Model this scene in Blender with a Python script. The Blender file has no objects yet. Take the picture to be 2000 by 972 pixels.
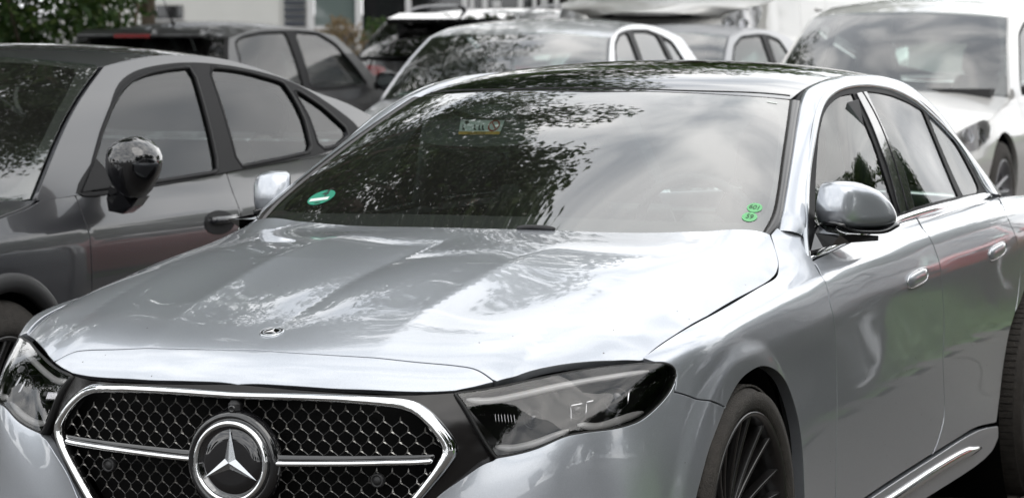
import bpy, math, random
import numpy as np
from mathutils import Vector, Matrix
from mathutils.geometry import delaunay_2d_cdt
C = bpy.context.scene.collection
PI = math.pi
rng = random.Random(7)
nrng = np.random.default_rng(11)
A3 = lambda *p: np.array(p, float)

# ------------------------------------------------------------------ camera
CAM_LOC = np.array([3.459231708, -6.622728627, 1.598474674])
CAM_YAW, CAM_PITCH, CAM_ROLL, CAM_F = 0.39684034759, 0.07276193713, -0.00293675208, 6482.897
cy_, sy_, cp_, sp_ = math.cos(CAM_YAW), math.sin(CAM_YAW), math.cos(CAM_PITCH), math.sin(CAM_PITCH)
FWD = np.array([-sy_ * cp_, cy_ * cp_, -sp_])
_r = np.array([cy_, sy_, 0.0]); _u = np.cross(_r, FWD)
RGT = math.cos(CAM_ROLL) * _r + math.sin(CAM_ROLL) * _u
UPV = np.cross(RGT, FWD)
cam_data = bpy.data.cameras.new('camera')
cam = bpy.data.objects.new('camera', cam_data); C.objects.link(cam)
m = Matrix.Identity(4)
for i in range(3):
    m[i][0], m[i][1], m[i][2], m[i][3] = RGT[i], UPV[i], -FWD[i], CAM_LOC[i]
cam.matrix_world = m
cam_data.sensor_width = 36.0
cam_data.lens = 36.0 * CAM_F / 2000.0
cam_data.clip_start = 0.1; cam_data.clip_end = 2000
cam_data.dof.use_dof = True
cam_data.dof.focus_distance = 7.7
cam_data.dof.aperture_fstop = 9.0
S = bpy.context.scene
S.camera = cam
S.view_settings.view_transform = 'Standard'
S.view_settings.look = 'None'
S.view_settings.exposure = 0.28
S.view_settings.gamma = 1.0
S.render.engine = 'CYCLES'
S.cycles.use_denoising = True
S.cycles.max_bounces = 10
S.cycles.transparent_max_bounces = 24
S.cycles.glossy_bounces = 5
S.cycles.caustics_reflective = False
S.cycles.caustics_refractive = False

# ------------------------------------------------------------------ sky and sun
SUN_EL, SUN_ROT = math.radians(52), math.radians(118)
W = bpy.data.worlds.new('World'); S.world = W; W.use_nodes = True
nt = W.node_tree; nt.nodes.clear()
wo = nt.nodes.new('ShaderNodeOutputWorld'); bg = nt.nodes.new('ShaderNodeBackground')
sky = nt.nodes.new('ShaderNodeTexSky'); sky.sky_type = 'NISHITA'; sky.sun_disc = False
sky.sun_elevation = SUN_EL; sky.sun_rotation = SUN_ROT
tc = nt.nodes.new('ShaderNodeTexCoord')
mp = nt.nodes.new('ShaderNodeMapping'); mp.inputs['Scale'].default_value = (1, 1, 1.9)
n1 = nt.nodes.new('ShaderNodeTexNoise'); n1.inputs['Scale'].default_value = 4.5; n1.inputs['Detail'].default_value = 6; n1.inputs['Roughness'].default_value = .48; n1.inputs['Distortion'].default_value = .7
n2 = nt.nodes.new('ShaderNodeTexNoise'); n2.inputs['Scale'].default_value = 1.1; n2.inputs['Detail'].default_value = 5
r1 = nt.nodes.new('ShaderNodeValToRGB')   # brightness of the cloud deck
r1.color_ramp.elements[0].position = .36; r1.color_ramp.elements[0].color = (7.8, 8.2, 8.7, 1)
r1.color_ramp.elements[1].position = .64; r1.color_ramp.elements[1].color = (17.3, 17.2, 17.0, 1)
r2 = nt.nodes.new('ShaderNodeValToRGB')   # how closed the deck is
r2.color_ramp.elements[0].position = .28; r2.color_ramp.elements[0].color = (.72, .72, .72, 1)
r2.color_ramp.elements[1].position = .5; r2.color_ramp.elements[1].color = (1, 1, 1, 1)
mx = nt.nodes.new('ShaderNodeMix'); mx.data_type = 'RGBA'
L = nt.links.new
L(tc.outputs['Generated'], mp.inputs['Vector'])
L(mp.outputs[0], n1.inputs['Vector']); L(mp.outputs[0], n2.inputs['Vector'])
L(n1.outputs['Fac'], r1.inputs[0]); L(n2.outputs['Fac'], r2.inputs[0])
L(r2.outputs[0], mx.inputs[0]); L(sky.outputs[0], mx.inputs[6]); L(r1.outputs[0], mx.inputs[7])
L(mx.outputs[2], bg.inputs['Color']); bg.inputs['Strength'].default_value = 0.12
L(bg.outputs[0], wo.inputs['Surface'])
sd = bpy.data.lights.new('sun', 'SUN'); sd.energy = 0.8; sd.angle = math.radians(45); sd.color = (1, .965, .92)
so = bpy.data.objects.new('sun', sd); C.objects.link(so)
sdir = Vector((math.sin(SUN_ROT) * math.cos(SUN_EL), math.cos(SUN_ROT) * math.cos(SUN_EL), math.sin(SUN_EL)))
so.rotation_euler = sdir.to_track_quat('Z', 'Y').to_euler()
so.location = (0, 0, 30)

# ------------------------------------------------------------------ rays through the lens (used to measure the place)
def ray(px, py):
    return FWD + RGT * ((px - 1000) / CAM_F) - UPV * ((py - 486) / CAM_F)
def onx(px, py, x):
    d = ray(px, py); return CAM_LOC + d * ((x - CAM_LOC[0]) / d[0])
def ony(px, py, y):
    d = ray(px, py); return CAM_LOC + d * ((y - CAM_LOC[1]) / d[1])
def onz(px, py, z):
    d = ray(px, py); return CAM_LOC + d * ((z - CAM_LOC[2]) / d[2])
def ond(px, py, dist):
    return CAM_LOC + ray(px, py) * dist
def mir(P):
    P = np.array(P, float); P[..., 0] *= -1; return P

# ------------------------------------------------------------------ curves
def spl(pts, n=8, closed=False):
    """Catmull-Rom (centripetal) through points, n steps per span"""
    P = [np.array(p, float) for p in pts]
    if len(P) == 2 and not closed:
        return np.array([P[0] + (P[1] - P[0]) * k / n for k in range(n + 1)])
    if closed:
        P = [P[-1]] + P + [P[0], P[1]]
    else:
        P = [2 * P[0] - P[1]] + P + [2 * P[-1] - P[-2]]
    out = []
    for i in range(1, len(P) - 2):
        p0, p1, p2, p3 = P[i - 1:i + 3]
        t0 = 0; t1 = t0 + max(np.linalg.norm(p1 - p0), 1e-6) ** .5
        t2 = t1 + max(np.linalg.norm(p2 - p1), 1e-6) ** .5; t3 = t2 + max(np.linalg.norm(p3 - p2), 1e-6) ** .5
        for k in range(n):
            t = t1 + (t2 - t1) * k / n
            a1 = (t1 - t) / (t1 - t0) * p0 + (t - t0) / (t1 - t0) * p1
            a2 = (t2 - t) / (t2 - t1) * p1 + (t - t1) / (t2 - t1) * p2
            a3 = (t3 - t) / (t3 - t2) * p2 + (t - t2) / (t3 - t2) * p3
            b1 = (t2 - t) / (t2 - t0) * a1 + (t - t0) / (t2 - t0) * a2
            b2 = (t3 - t) / (t3 - t1) * a2 + (t - t1) / (t3 - t1) * a3
            out.append((t2 - t) / (t2 - t1) * b1 + (t - t1) / (t2 - t1) * b2)
    if not closed:
        out.append(P[-2])
    return np.array(out)
def resample(P, step=None, n=None, closed=False):
    P = np.asarray(P, float)
    if closed: P = np.vstack([P, P[:1]])
    s = np.r_[0, np.cumsum(np.linalg.norm(np.diff(P, axis=0), axis=1))]
    if n is None: n = max(2, int(round(s[-1] / step)) + 1)
    t = np.linspace(0, s[-1], n)
    Q = np.stack([np.interp(t, s, P[:, k]) for k in range(P.shape[1])], 1)
    return Q[:-1] if closed else Q
def loop(*segs):
    """join segments end to end, dropping doubled corner points"""
    out = []
    for s in segs:
        for p in np.asarray(s, float):
            if not out or np.linalg.norm(out[-1] - p) > 1e-5: out.append(p)
    if np.linalg.norm(out[0] - out[-1]) < 1e-5: out.pop()
    return np.array(out)
def area2(P):
    x, y = P[:, 0], P[:, 1]
    return .5 * np.sum(x * np.roll(y, -1) - y * np.roll(x, -1))
def inset(P, d):
    """move a closed 2-D outline inwards by d"""
    P = np.asarray(P, float)
    if abs(d) < 1e-9: return P
    sgn = 1 if area2(P) > 0 else -1
    a = np.roll(P, 1, 0); b = np.roll(P, -1, 0)
    e1 = P - a; e2 = b - P
    e1 /= np.linalg.norm(e1, axis=1)[:, None] + 1e-12; e2 /= np.linalg.norm(e2, axis=1)[:, None] + 1e-12
    n1 = np.stack([-e1[:, 1], e1[:, 0]], 1) * sgn; n2 = np.stack([-e2[:, 1], e2[:, 0]], 1) * sgn
    nn = n1 + n2; l = np.sum(nn * nn, axis=1)[:, None]
    return P + nn * (2 * d / np.maximum(l, .8))
def inpoly(Q, P):
    x, y = Q[:, 0][:, None], Q[:, 1][:, None]
    x1, y1 = P[:, 0][None], P[:, 1][None]; x2, y2 = np.roll(P[:, 0], -1)[None], np.roll(P[:, 1], -1)[None]
    c = ((y1 > y) != (y2 > y)) & (x < (x2 - x1) * (y - y1) / np.where(y2 == y1, 1e-12, y2 - y1) + x1)
    return c.sum(1) % 2 == 1
def segdist(Q, P):
    a = P[None]; b = np.roll(P, -1, 0)[None]; q = Q[:, None]
    ab = b - a; t = np.clip(np.sum((q - a) * ab, 2) / np.maximum(np.sum(ab * ab, 2), 1e-12), 0, 1)
    return np.sqrt(np.min(np.sum((q - a - ab * t[..., None]) ** 2, 2), 1))

# ------------------------------------------------------------------ smooth surfaces
class TPS:
    def __init__(s, X, Y, lam=1e-5, sc=(1, 1)):
        s.sc = np.array(sc, float); s.X = np.asarray(X, float) * s.sc; Y = np.asarray(Y, float); n = len(s.X)
        K = s.k(s.X, s.X) + lam * np.eye(n); Pm = np.c_[np.ones(n), s.X]
        Am = np.block([[K, Pm], [Pm.T, np.zeros((3, 3))]])
        s.c = np.linalg.solve(Am, np.r_[Y, np.zeros(3)])
    def k(s, a, b):
        d = np.sum((a[:, None] - b[None]) ** 2, 2); return d * np.sqrt(d)
    def __call__(s, q):
        q = np.asarray(q, float) * s.sc; out = np.empty(len(q))
        for i in range(0, len(q), 4000):
            qq = q[i:i + 4000]
            out[i:i + 4000] = s.k(qq, s.X) @ s.c[:-3] + s.c[-3] + qq @ s.c[-2:]
        return out
class Surf:
    """a smooth sheet: height along direction e over the plane (a, b)"""
    def __init__(s, pts, e, a=None, lam=2e-5, add=None, rng_t=(5., 12.), sym=False, sc=(1, 1)):
        pts = np.asarray(pts, float)
        if sym: pts = np.vstack([pts, mir(pts[np.abs(pts[:, 0]) > 1e-4])])
        s.e = np.array(e, float) / np.linalg.norm(e)
        a = np.array(a if a is not None else (1, 0, 0), float); a -= s.e * (a @ s.e); s.a = a / np.linalg.norm(a)
        s.b = np.cross(s.e, s.a); s.add = add; s.rt = rng_t
        uv = s.to2(pts); h = pts @ s.e
        if add is not None: h = h - add(pts)
        s.t = TPS(uv, h, lam, sc)
    def fair(s, pts, basis, lam, w=None):
        """replace the sheet by a fair low-order fit, plus a stiffly smoothed remainder"""
        pts = np.asarray(pts, float); w = np.ones(len(pts)) if w is None else np.asarray(w)
        full = np.vstack([pts, mir(pts)]); uv = s.to2(full); h = full @ s.e
        if s.add is not None: h = h - s.add(full)
        Am = basis(uv); ww = np.r_[w, w]; c = np.linalg.lstsq(Am * ww[:, None], h * ww, rcond=None)[0]
        r = h - Am @ c; keep = np.r_[np.ones(len(pts), bool), np.abs(pts[:, 0]) > 1e-4]
        t = TPS(uv[keep], r[keep], lam) if lam else None
        s.t = (lambda q: basis(np.asarray(q, float)) @ c + (t(q) if t else 0)); return s
    def to2(s, P):
        P = np.asarray(P, float); return np.stack([P @ s.a, P @ s.b], -1)
    def to3(s, uv):
        uv = np.asarray(uv, float); h = s.t(uv)
        P = uv[:, :1] * s.a + uv[:, 1:] * s.b + h[:, None] * s.e
        if s.add is not None: P = P + s.add(P)[:, None] * s.e
        return P
    def nrm(s, uv):
        d = 2e-3
        p = s.to3(uv + [d, 0]) - s.to3(uv - [d, 0]); q = s.to3(uv + [0, d]) - s.to3(uv - [0, d])
        n = np.cross(p, q); return n / np.linalg.norm(n, axis=1)[:, None]
    def hit(s, pix):
        pix = np.asarray(pix, float)
        D = np.array([ray(*p) for p in pix]); T = np.linspace(s.rt[0], s.rt[1], 90)
        def g(t):
            P = CAM_LOC + D * t[:, None]; uv = s.to2(P); return np.sum((P - s.to3(uv)) * s.e, 1)
        G = np.stack([g(np.full(len(D), t)) for t in T], 1)
        out = []
        for i in range(len(D)):
            k = np.where((G[i, :-1] > 0) & (G[i, 1:] <= 0))[0]
            if len(k): lo, hi = T[k[0]], T[k[0] + 1]
            else:
                j = np.argmin(np.abs(G[i])); lo = hi = T[j]
            out.append((lo, hi))
        lo, hi = np.array(out).T.copy()
        for _ in range(24):
            mid = (lo + hi) / 2; gm = g(mid); pos = gm > 0
            lo = np.where(pos, mid, lo); hi = np.where(pos, hi, mid)
        return CAM_LOC + D * ((lo + hi) / 2)[:, None]
    def huv(s, pix):
        return s.to2(s.hit(pix))
    def proj(s, P):
        """drop points onto the sheet along e"""
        return s.to3(s.to2(P))

# ------------------------------------------------------------------ mesh output
def emit(name, V, F, mat=None, parent=None, N=None, smooth=True, mats=None, midx=None):
    me = bpy.data.meshes.new(name)
    me.from_pydata([tuple(v) for v in np.asarray(V, float)], [], [tuple(int(i) for i in f) for f in F])
    for mm in (mats or ([mat] if mat else [])): me.materials.append(mm)
    if smooth: me.polygons.foreach_set('use_smooth', [True] * len(me.polygons))
    if midx is not None: me.polygons.foreach_set('material_index', midx)
    me.update()
    if N is not None:
        me.normals_split_custom_set_from_vertices([tuple(v) for v in N])
    o = bpy.data.objects.new(name, me); C.objects.link(o)
    if parent is not None: o.parent = parent
    return o
class MB:
    """gathers pieces of one part"""
    def __init__(s): s.V = []; s.F = []; s.n = 0
    def add(s, V, F):
        V = np.asarray(V, float); s.V.append(V)
        s.F += [tuple(int(i) + s.n for i in f) for f in F]; s.n += len(V); return s
    def box(s, c, size, R=None, bev=0.0):
        hx, hy, hz = np.array(size) / 2
        if bev <= 0:
            V = np.array([(x, y, z) for x in (-hx, hx) for y in (-hy, hy) for z in (-hz, hz)])
            F = [(0, 1, 3, 2), (4, 6, 7, 5), (0, 4, 5, 1), (2, 3, 7, 6), (0, 2, 6, 4), (1, 5, 7, 3)]
        else:
            b = min(bev, hx * .99, hy * .99, hz * .99)
            V = []; 
            for sx in (-1, 1):
                for sy2 in (-1, 1):
                    for sz in (-1, 1):
                        V += [(sx * hx, sy2 * (hy - b), sz * (hz - b)), (sx * (hx - b), sy2 * hy, sz * (hz - b)), (sx * (hx - b), sy2 * (hy - b), sz * hz)]
            V = np.array(V); F = hull_faces(V)
        if R is not None: V = V @ np.asarray(R).T
        return s.add(V + np.asarray(c), F)
    def out(s, name, mat, parent=None, smooth=False, N=None):
        return emit(name, np.vstack(s.V), s.F, mat, parent, smooth=smooth, N=N)
def hull_faces(V):
    import bmesh
    bm = bmesh.new(); vs = [bm.verts.new(v) for v in V]; bm.verts.index_update()
    r = bmesh.ops.convex_hull(bm, input=vs)
    F = [[v.index for v in f.verts] for f in bm.faces]; bm.free(); return F
def grid(P):
    """(n, m, 3) array to verts and quads"""
    n, k = P.shape[:2]
    F = [(i * k + j, i * k + j + 1, (i + 1) * k + j + 1, (i + 1) * k + j) for i in range(n - 1) for j in range(k - 1)]
    return P.reshape(-1, 3), F
def frame(path, up, closed=False):
    P = np.asarray(path, float)
    if closed: T = np.roll(P, -1, 0) - np.roll(P, 1, 0)
    else: T = np.gradient(P, axis=0)
    T /= np.linalg.norm(T, axis=1)[:, None] + 1e-12
    up = np.broadcast_to(np.asarray(up, float), P.shape)
    N = up - T * np.sum(up * T, 1)[:, None]; N = N / (np.linalg.norm(N, axis=1)[:, None] + 1e-12)
    B = np.cross(T, N)
    return T, N, B
def sweep(path, up, prof, closed=False, caps=True, scale=None):
    """profile points (side, up) carried along a path"""
    P = np.asarray(path, float); T, N, B = frame(P, up, closed)
    prof = np.asarray(prof, float); k = len(prof); n = len(P)
    sc = np.ones(n) if scale is None else np.asarray(scale)
    V = P[:, None] + (B[:, None] * prof[None, :, :1] + N[:, None] * prof[None, :, 1:]) * sc[:, None, None]
    F = []
    for i in range(n if closed else n - 1):
        for j in range(k):
            a, b = i * k + j, i * k + (j + 1) % k; c, d = ((i + 1) % n) * k + (j + 1) % k, ((i + 1) % n) * k + j
            F.append((a, b, c, d))
    if caps and not closed:
        F.append(tuple(range(k))[::-1]); F.append(tuple((n - 1) * k + j for j in range(k)))
    return V.reshape(-1, 3), F
def circ(r, k=8, ry=None):
    return [(r * math.cos(2 * PI * j / k), (ry or r) * math.sin(2 * PI * j / k)) for j in range(k)]
def tube(path, r, k=8, closed=False, up=(0, 0, 1), scale=None):
    return sweep(path, up, circ(r, k), closed, True, scale)
def lathe(prof, axis_o, axis_d, ref, k=32, a0=0, a1=2 * PI):
    """prof: (radius, height along axis)"""
    d = np.asarray(axis_d, float); d = d / np.linalg.norm(d)
    u = np.asarray(ref, float); u = u - d * (u @ d); u /= np.linalg.norm(u); v = np.cross(d, u)
    full = abs(a1 - a0 - 2 * PI) < 1e-6
    ang = np.linspace(a0, a1, k + 1)[:-1] if full else np.linspace(a0, a1, k + 1)
    pr = np.asarray(prof, float)
    P = np.asarray(axis_o, float) + d * pr[:, 1][None, :, None] + (np.cos(ang)[:, None, None] * u + np.sin(ang)[:, None, None] * v) * pr[:, 0][None, :, None]
    na, npf = P.shape[:2]
    F = [(i * npf + j, ((i + 1) % na) * npf + j, ((i + 1) % na) * npf + j + 1, i * npf + j + 1) for i in range(na if full else na - 1) for j in range(npf - 1)]
    return P.reshape(-1, 3), F
def trim(surf, outline, holes=(), sp=.03, off=0.0, rim=.014, gap=.0018, round_=True):
    """cut a panel out of a smooth sheet; returns V, F, N"""
    out = inset(resample(outline, step=sp * .55, closed=True), gap)
    hs = [inset(resample(h, step=sp * .55, closed=True), -gap) for h in holes]
    lo, hi = out.min(0), out.max(0)
    gx, gy = np.meshgrid(np.arange(lo[0] + sp * .37, hi[0], sp), np.arange(lo[1] + sp * .41, hi[1], sp * .87))
    gx[1::2] += sp / 2
    G = np.c_[gx.ravel(), gy.ravel()]
    G = G[inpoly(G, out)]
    if len(G): G = G[segdist(G, out) > sp * .35]
    for h in hs:
        if len(G): G = G[~inpoly(G, h)]
        if len(G): G = G[segdist(G, h) > sp * .35]
    pts = [out] + hs; edges = []; base = 0
    for p in pts:
        n = len(p); edges += [(base + i, base + (i + 1) % n) for i in range(n)]; base += n
    allp = np.vstack(pts + ([G] if len(G) else []))
    r = delaunay_2d_cdt([Vector(p) for p in allp], edges, [], 0, 1e-7)
    uv = np.array([tuple(v) for v in r[0]]); Fc = np.array([tuple(f) for f in r[2]])
    cen = uv[Fc].mean(1); keep = inpoly(cen, out)
    for h in hs: keep &= ~inpoly(cen, h)
    Fc = Fc[keep]
    used = np.unique(Fc); mp_ = -np.ones(len(uv), int); mp_[used] = np.arange(len(used)); uv = uv[used]; Fc = mp_[Fc]
    a = uv[Fc[:, 0]]; b = uv[Fc[:, 1]]; c = uv[Fc[:, 2]]
    s = (b[:, 0] - a[:, 0]) * (c[:, 1] - a[:, 1]) - (b[:, 1] - a[:, 1]) * (c[:, 0] - a[:, 0])
    Fc[s < 0] = Fc[s < 0][:, ::-1]
    P = surf.to3(uv); N = surf.nrm(uv)
    P = P + N * off
    if rim > 0:
        E = {}
        for f in Fc:
            for i in range(3):
                E[(f[i], f[(i + 1) % 3])] = 1
        be = [e for e in E if (e[1], e[0]) not in E]
        nxt = {}
        for i, j in be:
            nxt.setdefault(i, []).append(j)
        vid = {}
        acc = {}
        for i, j in be:
            t = P[j] - P[i]; o = np.cross(t, N[i]); o /= np.linalg.norm(o) + 1e-12
            for q in (i, j): acc[q] = acc.get(q, 0) + o
        V2 = []; N2 = []; base = len(P)
        for q, o in acc.items():
            o = o / (np.linalg.norm(o) + 1e-12)
            vid[q] = base + len(V2)
            b_ = N[q] + o; b_ /= np.linalg.norm(b_)
            r_ = min(.0016, rim * .3)
            V2 += [P[q], P[q] + o * r_ * .7 - N[q] * r_, P[q] + o * r_ * .7 - N[q] * rim]
            N2 += [N[q] * .8 + o * .35, o, o]
        F2 = []
        for i, j in be:
            a_, b2 = vid[i], vid[j]
            F2 += [(b2, a_, a_ + 1, b2 + 1), (b2 + 1, a_ + 1, a_ + 2, b2 + 2)]
        N2 = np.array(N2); N2 /= np.linalg.norm(N2, axis=1)[:, None]
        return np.vstack([P, V2]), [tuple(f) for f in Fc] + F2, np.vstack([N, N2])
    return P, [tuple(f) for f in Fc], N
def put(name, VFN, mat, parent=None, flip=False):
    V, F = VFN[0], VFN[1]; N = VFN[2] if len(VFN) > 2 else None
    if flip:
        V = mir(V); F = [tuple(f)[::-1] for f in F]; N = mir(N) if N is not None else None
    return emit(name, V, F, mat, parent, N)
def both(name, VFN, mat, parent=None, label=None):
    return put(name, VFN, mat, parent), put(name, VFN, mat, parent, True)
def disc(c, n, ref, r, k=24, ry=None):
    n = np.asarray(n, float) / np.linalg.norm(n); u = np.asarray(ref, float); u = u - n * (u @ n); u /= np.linalg.norm(u); v = np.cross(n, u)
    V = [np.asarray(c, float)] + [np.asarray(c) + u * r * math.cos(2 * PI * j / k) + v * (ry or r) * math.sin(2 * PI * j / k) for j in range(k)]
    return V, [(0, 1 + j, 1 + (j + 1) % k) for j in range(k)]
def thing(name, label, cat, loc=(0, 0, 0), group=None, rz=0.0):
    o = bpy.data.objects.new(name, None); C.objects.link(o); o.location = loc; o.rotation_euler = (0, 0, rz)
    o['label'] = label; o['category'] = cat
    if group: o['group'] = group
    o.empty_display_size = .2
    return o
def tag(o, label, cat, group=None):
    o['label'] = label; o['category'] = cat
    if group: o['group'] = group
    return o

# ------------------------------------------------------------------ materials
def M(name, col, rough=.5, metal=0., coat=0., coat_r=.02, noise=0., nscale=20., bump=0., bscale=60., spec=.5, emis=None, ior=1.5):
    mt = bpy.data.materials.new(name); mt.use_nodes = True; n = mt.node_tree; b = n.nodes['Principled BSDF']
    b.inputs['Base Color'].default_value = (*col, 1); b.inputs['Roughness'].default_value = rough; b.inputs['Metallic'].default_value = metal
    b.inputs['Coat Weight'].default_value = coat; b.inputs['Coat Roughness'].default_value = coat_r; b.inputs['Coat IOR'].default_value = 1.5 if coat_r > .009 else 1.8
    b.inputs['Specular IOR Level'].default_value = spec; b.inputs['IOR'].default_value = ior
    if noise or bump:
        t = n.nodes.new('ShaderNodeTexCoord')
        if noise:
            z = n.nodes.new('ShaderNodeTexNoise'); z.inputs['Scale'].default_value = nscale; z.inputs['Detail'].default_value = 6
            mm = n.nodes.new('ShaderNodeMix'); mm.data_type = 'RGBA'
            mm.inputs[6].default_value = (*[c * (1 - noise) for c in col], 1); mm.inputs[7].default_value = (*[min(1, c * (1 + noise)) for c in col], 1)
            n.links.new(t.outputs['Object'], z.inputs['Vector']); n.links.new(z.outputs['Fac'], mm.inputs[0]); n.links.new(mm.outputs[2], b.inputs['Base Color'])
        if bump:
            z = n.nodes.new('ShaderNodeTexNoise'); z.inputs['Scale'].default_value = bscale; z.inputs['Detail'].default_value = 4
            bp = n.nodes.new('ShaderNodeBump'); bp.inputs['Strength'].default_value = bump; bp.inputs['Distance'].default_value = .01
            n.links.new(t.outputs['Object'], z.inputs['Vector']); n.links.new(z.outputs['Fac'], bp.inputs['Height']); n.links.new(bp.outputs[0], b.inputs['Normal'])
    if emis:
        b.inputs['Emission Color'].default_value = (*emis[:3], 1); b.inputs['Emission Strength'].default_value = emis[3]
    return mt
def paint(name, col, metal=.0, rough=.4, flake=.0, coat=1.0, dirt=0.0, coat_r=.008):
    """car paint: base coat with fine flakes under clear lacquer, a little dust and insect specks"""
    mt = M(name, col, rough, metal, coat, coat_r); n = mt.node_tree; b = n.nodes['Principled BSDF']
    t = n.nodes.new('ShaderNodeTexCoord')
    if flake:
        v = n.nodes.new('ShaderNodeTexVoronoi'); v.inputs['Scale'].default_value = 900
        mm = n.nodes.new('ShaderNodeMix'); mm.data_type = 'RGBA'
        mm.inputs[6].default_value = (*[c * (1 - flake) for c in col], 1); mm.inputs[7].default_value = (*[min(1, c * (1 + flake)) for c in col], 1)
        n.links.new(t.outputs['Object'], v.inputs['Vector']); n.links.new(v.outputs['Color'], mm.inputs[0]); n.links.new(mm.outputs[2], b.inputs['Base Color'])
    # very slight orange peel in the lacquer
    z = n.nodes.new('ShaderNodeTexNoise'); z.inputs['Scale'].default_value = 160; z.inputs['Detail'].default_value = 1
    bp = n.nodes.new('ShaderNodeBump'); bp.inputs['Strength'].default_value = .012; bp.inputs['Distance'].default_value = .001
    n.links.new(t.outputs['Object'], z.inputs['Vector']); n.links.new(z.outputs['Fac'], bp.inputs['Height']); n.links.new(bp.outputs[0], b.inputs['Coat Normal'])
    if dirt:
        s = n.nodes.new('ShaderNodeTexVoronoi'); s.inputs['Scale'].default_value = 26; s.inputs['Randomness'].default_value = 1
        lt = n.nodes.new('ShaderNodeMath'); lt.operation = 'LESS_THAN'; lt.inputs[1].default_value = .055
        z2 = n.nodes.new('ShaderNodeTexNoise'); z2.inputs['Scale'].default_value = 6
        g2 = n.nodes.new('ShaderNodeMath'); g2.operation = 'GREATER_THAN'; g2.inputs[1].default_value = .56
        ml = n.nodes.new('ShaderNodeMath'); ml.operation = 'MULTIPLY'
        m2 = n.nodes.new('ShaderNodeMix'); m2.data_type = 'RGBA'; m2.inputs[7].default_value = (.05, .04, .03, 1)
        src = b.inputs['Base Color'].links[0].from_socket if b.inputs['Base Color'].links else None
        n.links.new(t.outputs['Object'], s.inputs['Vector']); n.links.new(s.outputs['Distance'], lt.inputs[0])
        n.links.new(t.outputs['Object'], z2.inputs['Vector']); n.links.new(z2.outputs['Fac'], g2.inputs[0])
        n.links.new(lt.outputs[0], ml.inputs[0]); n.links.new(g2.outputs[0], ml.inputs[1]); n.links.new(ml.outputs[0], m2.inputs[0])
        if src: n.links.new(src, m2.inputs[6])
        else: m2.inputs[6].default_value = (*col, 1)
        n.links.new(m2.outputs[2], b.inputs['Base Color'])
        iv = n.nodes.new('ShaderNodeMath'); iv.operation = 'SUBTRACT'; iv.inputs[0].default_value = coat
        n.links.new(ml.outputs[0], iv.inputs[1]); n.links.new(iv.outputs[0], b.inputs['Coat Weight'])
    return mt
def glass(name, tint=(.75, .85, .82), ior=1.55, dust=0.02, gain=1.0):
    """thin pane: see-through with a mirror coat, faint dust"""
    mt = bpy.data.materials.new(name); mt.use_nodes = True; n = mt.node_tree; n.nodes.clear()
    o = n.nodes.new('ShaderNodeOutputMaterial'); tr = n.nodes.new('ShaderNodeBsdfTransparent'); gl = n.nodes.new('ShaderNodeBsdfGlossy')
    tr.inputs['Color'].default_value = (*tint, 1); gl.inputs['Roughness'].default_value = 0.0
    fr = n.nodes.new('ShaderNodeFresnel'); fr.inputs['IOR'].default_value = ior
    ml = n.nodes.new('ShaderNodeMath'); ml.operation = 'MULTIPLY'; ml.inputs[1].default_value = gain; ml.use_clamp = True
    mx_ = n.nodes.new('ShaderNodeMixShader'); n.links.new(fr.outputs[0], ml.inputs[0]); n.links.new(ml.outputs[0], mx_.inputs[0])
    n.links.new(tr.outputs[0], mx_.inputs[1]); n.links.new(gl.outputs[0], mx_.inputs[2])
    last = mx_
    if dust:
        df = n.nodes.new('ShaderNodeBsdfDiffuse'); df.inputs['Color'].default_value = (.6, .58, .54, 1)
        t = n.nodes.new('ShaderNodeTexCoord'); z = n.nodes.new('ShaderNodeTexNoise'); z.inputs['Scale'].default_value = 130; z.inputs['Detail'].default_value = 3
        z2 = n.nodes.new('ShaderNodeTexNoise'); z2.inputs['Scale'].default_value = 3
        rp = n.nodes.new('ShaderNodeMapRange'); rp.inputs[1].default_value = .62; rp.inputs[2].default_value = .8; rp.inputs[3].default_value = 0; rp.inputs[4].default_value = dust * 8
        m3 = n.nodes.new('ShaderNodeMath'); m3.operation = 'MULTIPLY_ADD'; m3.inputs[2].default_value = dust * .35
        n.links.new(t.outputs['Object'], z.inputs['Vector']); n.links.new(t.outputs['Object'], z2.inputs['Vector'])
        n.links.new(z.outputs['Fac'], rp.inputs[0]); n.links.new(rp.outputs[0], m3.inputs[0]); n.links.new(z2.outputs['Fac'], m3.inputs[1])
        m2 = n.nodes.new('ShaderNodeMixShader'); n.links.new(m3.outputs[0], m2.inputs[0]); n.links.new(last.outputs[0], m2.inputs[1]); n.links.new(df.outputs[0], m2.inputs[2]); last = m2
    n.links.new(last.outputs[0], o.inputs['Surface'])
    return mt
SILVER = paint('silver_metallic_paint', (.46, .485, .525), .66, .33, .10, dirt=1)
GREYP = paint('grey_paint', (.022, .0225, .027), .1, .35, .10, coat=.85, coat_r=.01)
BLACKGL = M('gloss_black', (.006, .006, .007), .04, 0, 1, .01)
BLACKST = M('satin_black', (.010, .010, .011), .5, spec=.1, bump=.05, bscale=300)
BLACKPL = M('black_plastic', (.018, .018, .019), .55, bump=.08, bscale=400)
RUBBER = M('rubber', (.012, .012, .012), .6)
VOID = M('cavity_black', (.003, .003, .003), .9, spec=.1)
CHROME = M('chrome', (.82, .83, .84), .06, 1.0)
SATIN = M('satin_aluminium', (.52, .54, .56), .22, 1.0)
TYRE = M('tyre_rubber', (.030, .026, .022), .85, noise=.75, nscale=45, bump=.5, bscale=220)
RIMBLK = M('rim_black', (.012, .011, .011), .28, .2, .5, .05)
STEEL = M('brake_steel', (.16, .15, .14), .4, .9)
INTER = M('interior_dark', (.028, .028, .029), .75, bump=.1, bscale=200)
INTER2 = M('interior_grey', (.08, .08, .083), .8)
GLASS_F = glass('windscreen_glass', (.76, .88, .84), 1.72, .03, 2.5)
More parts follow.
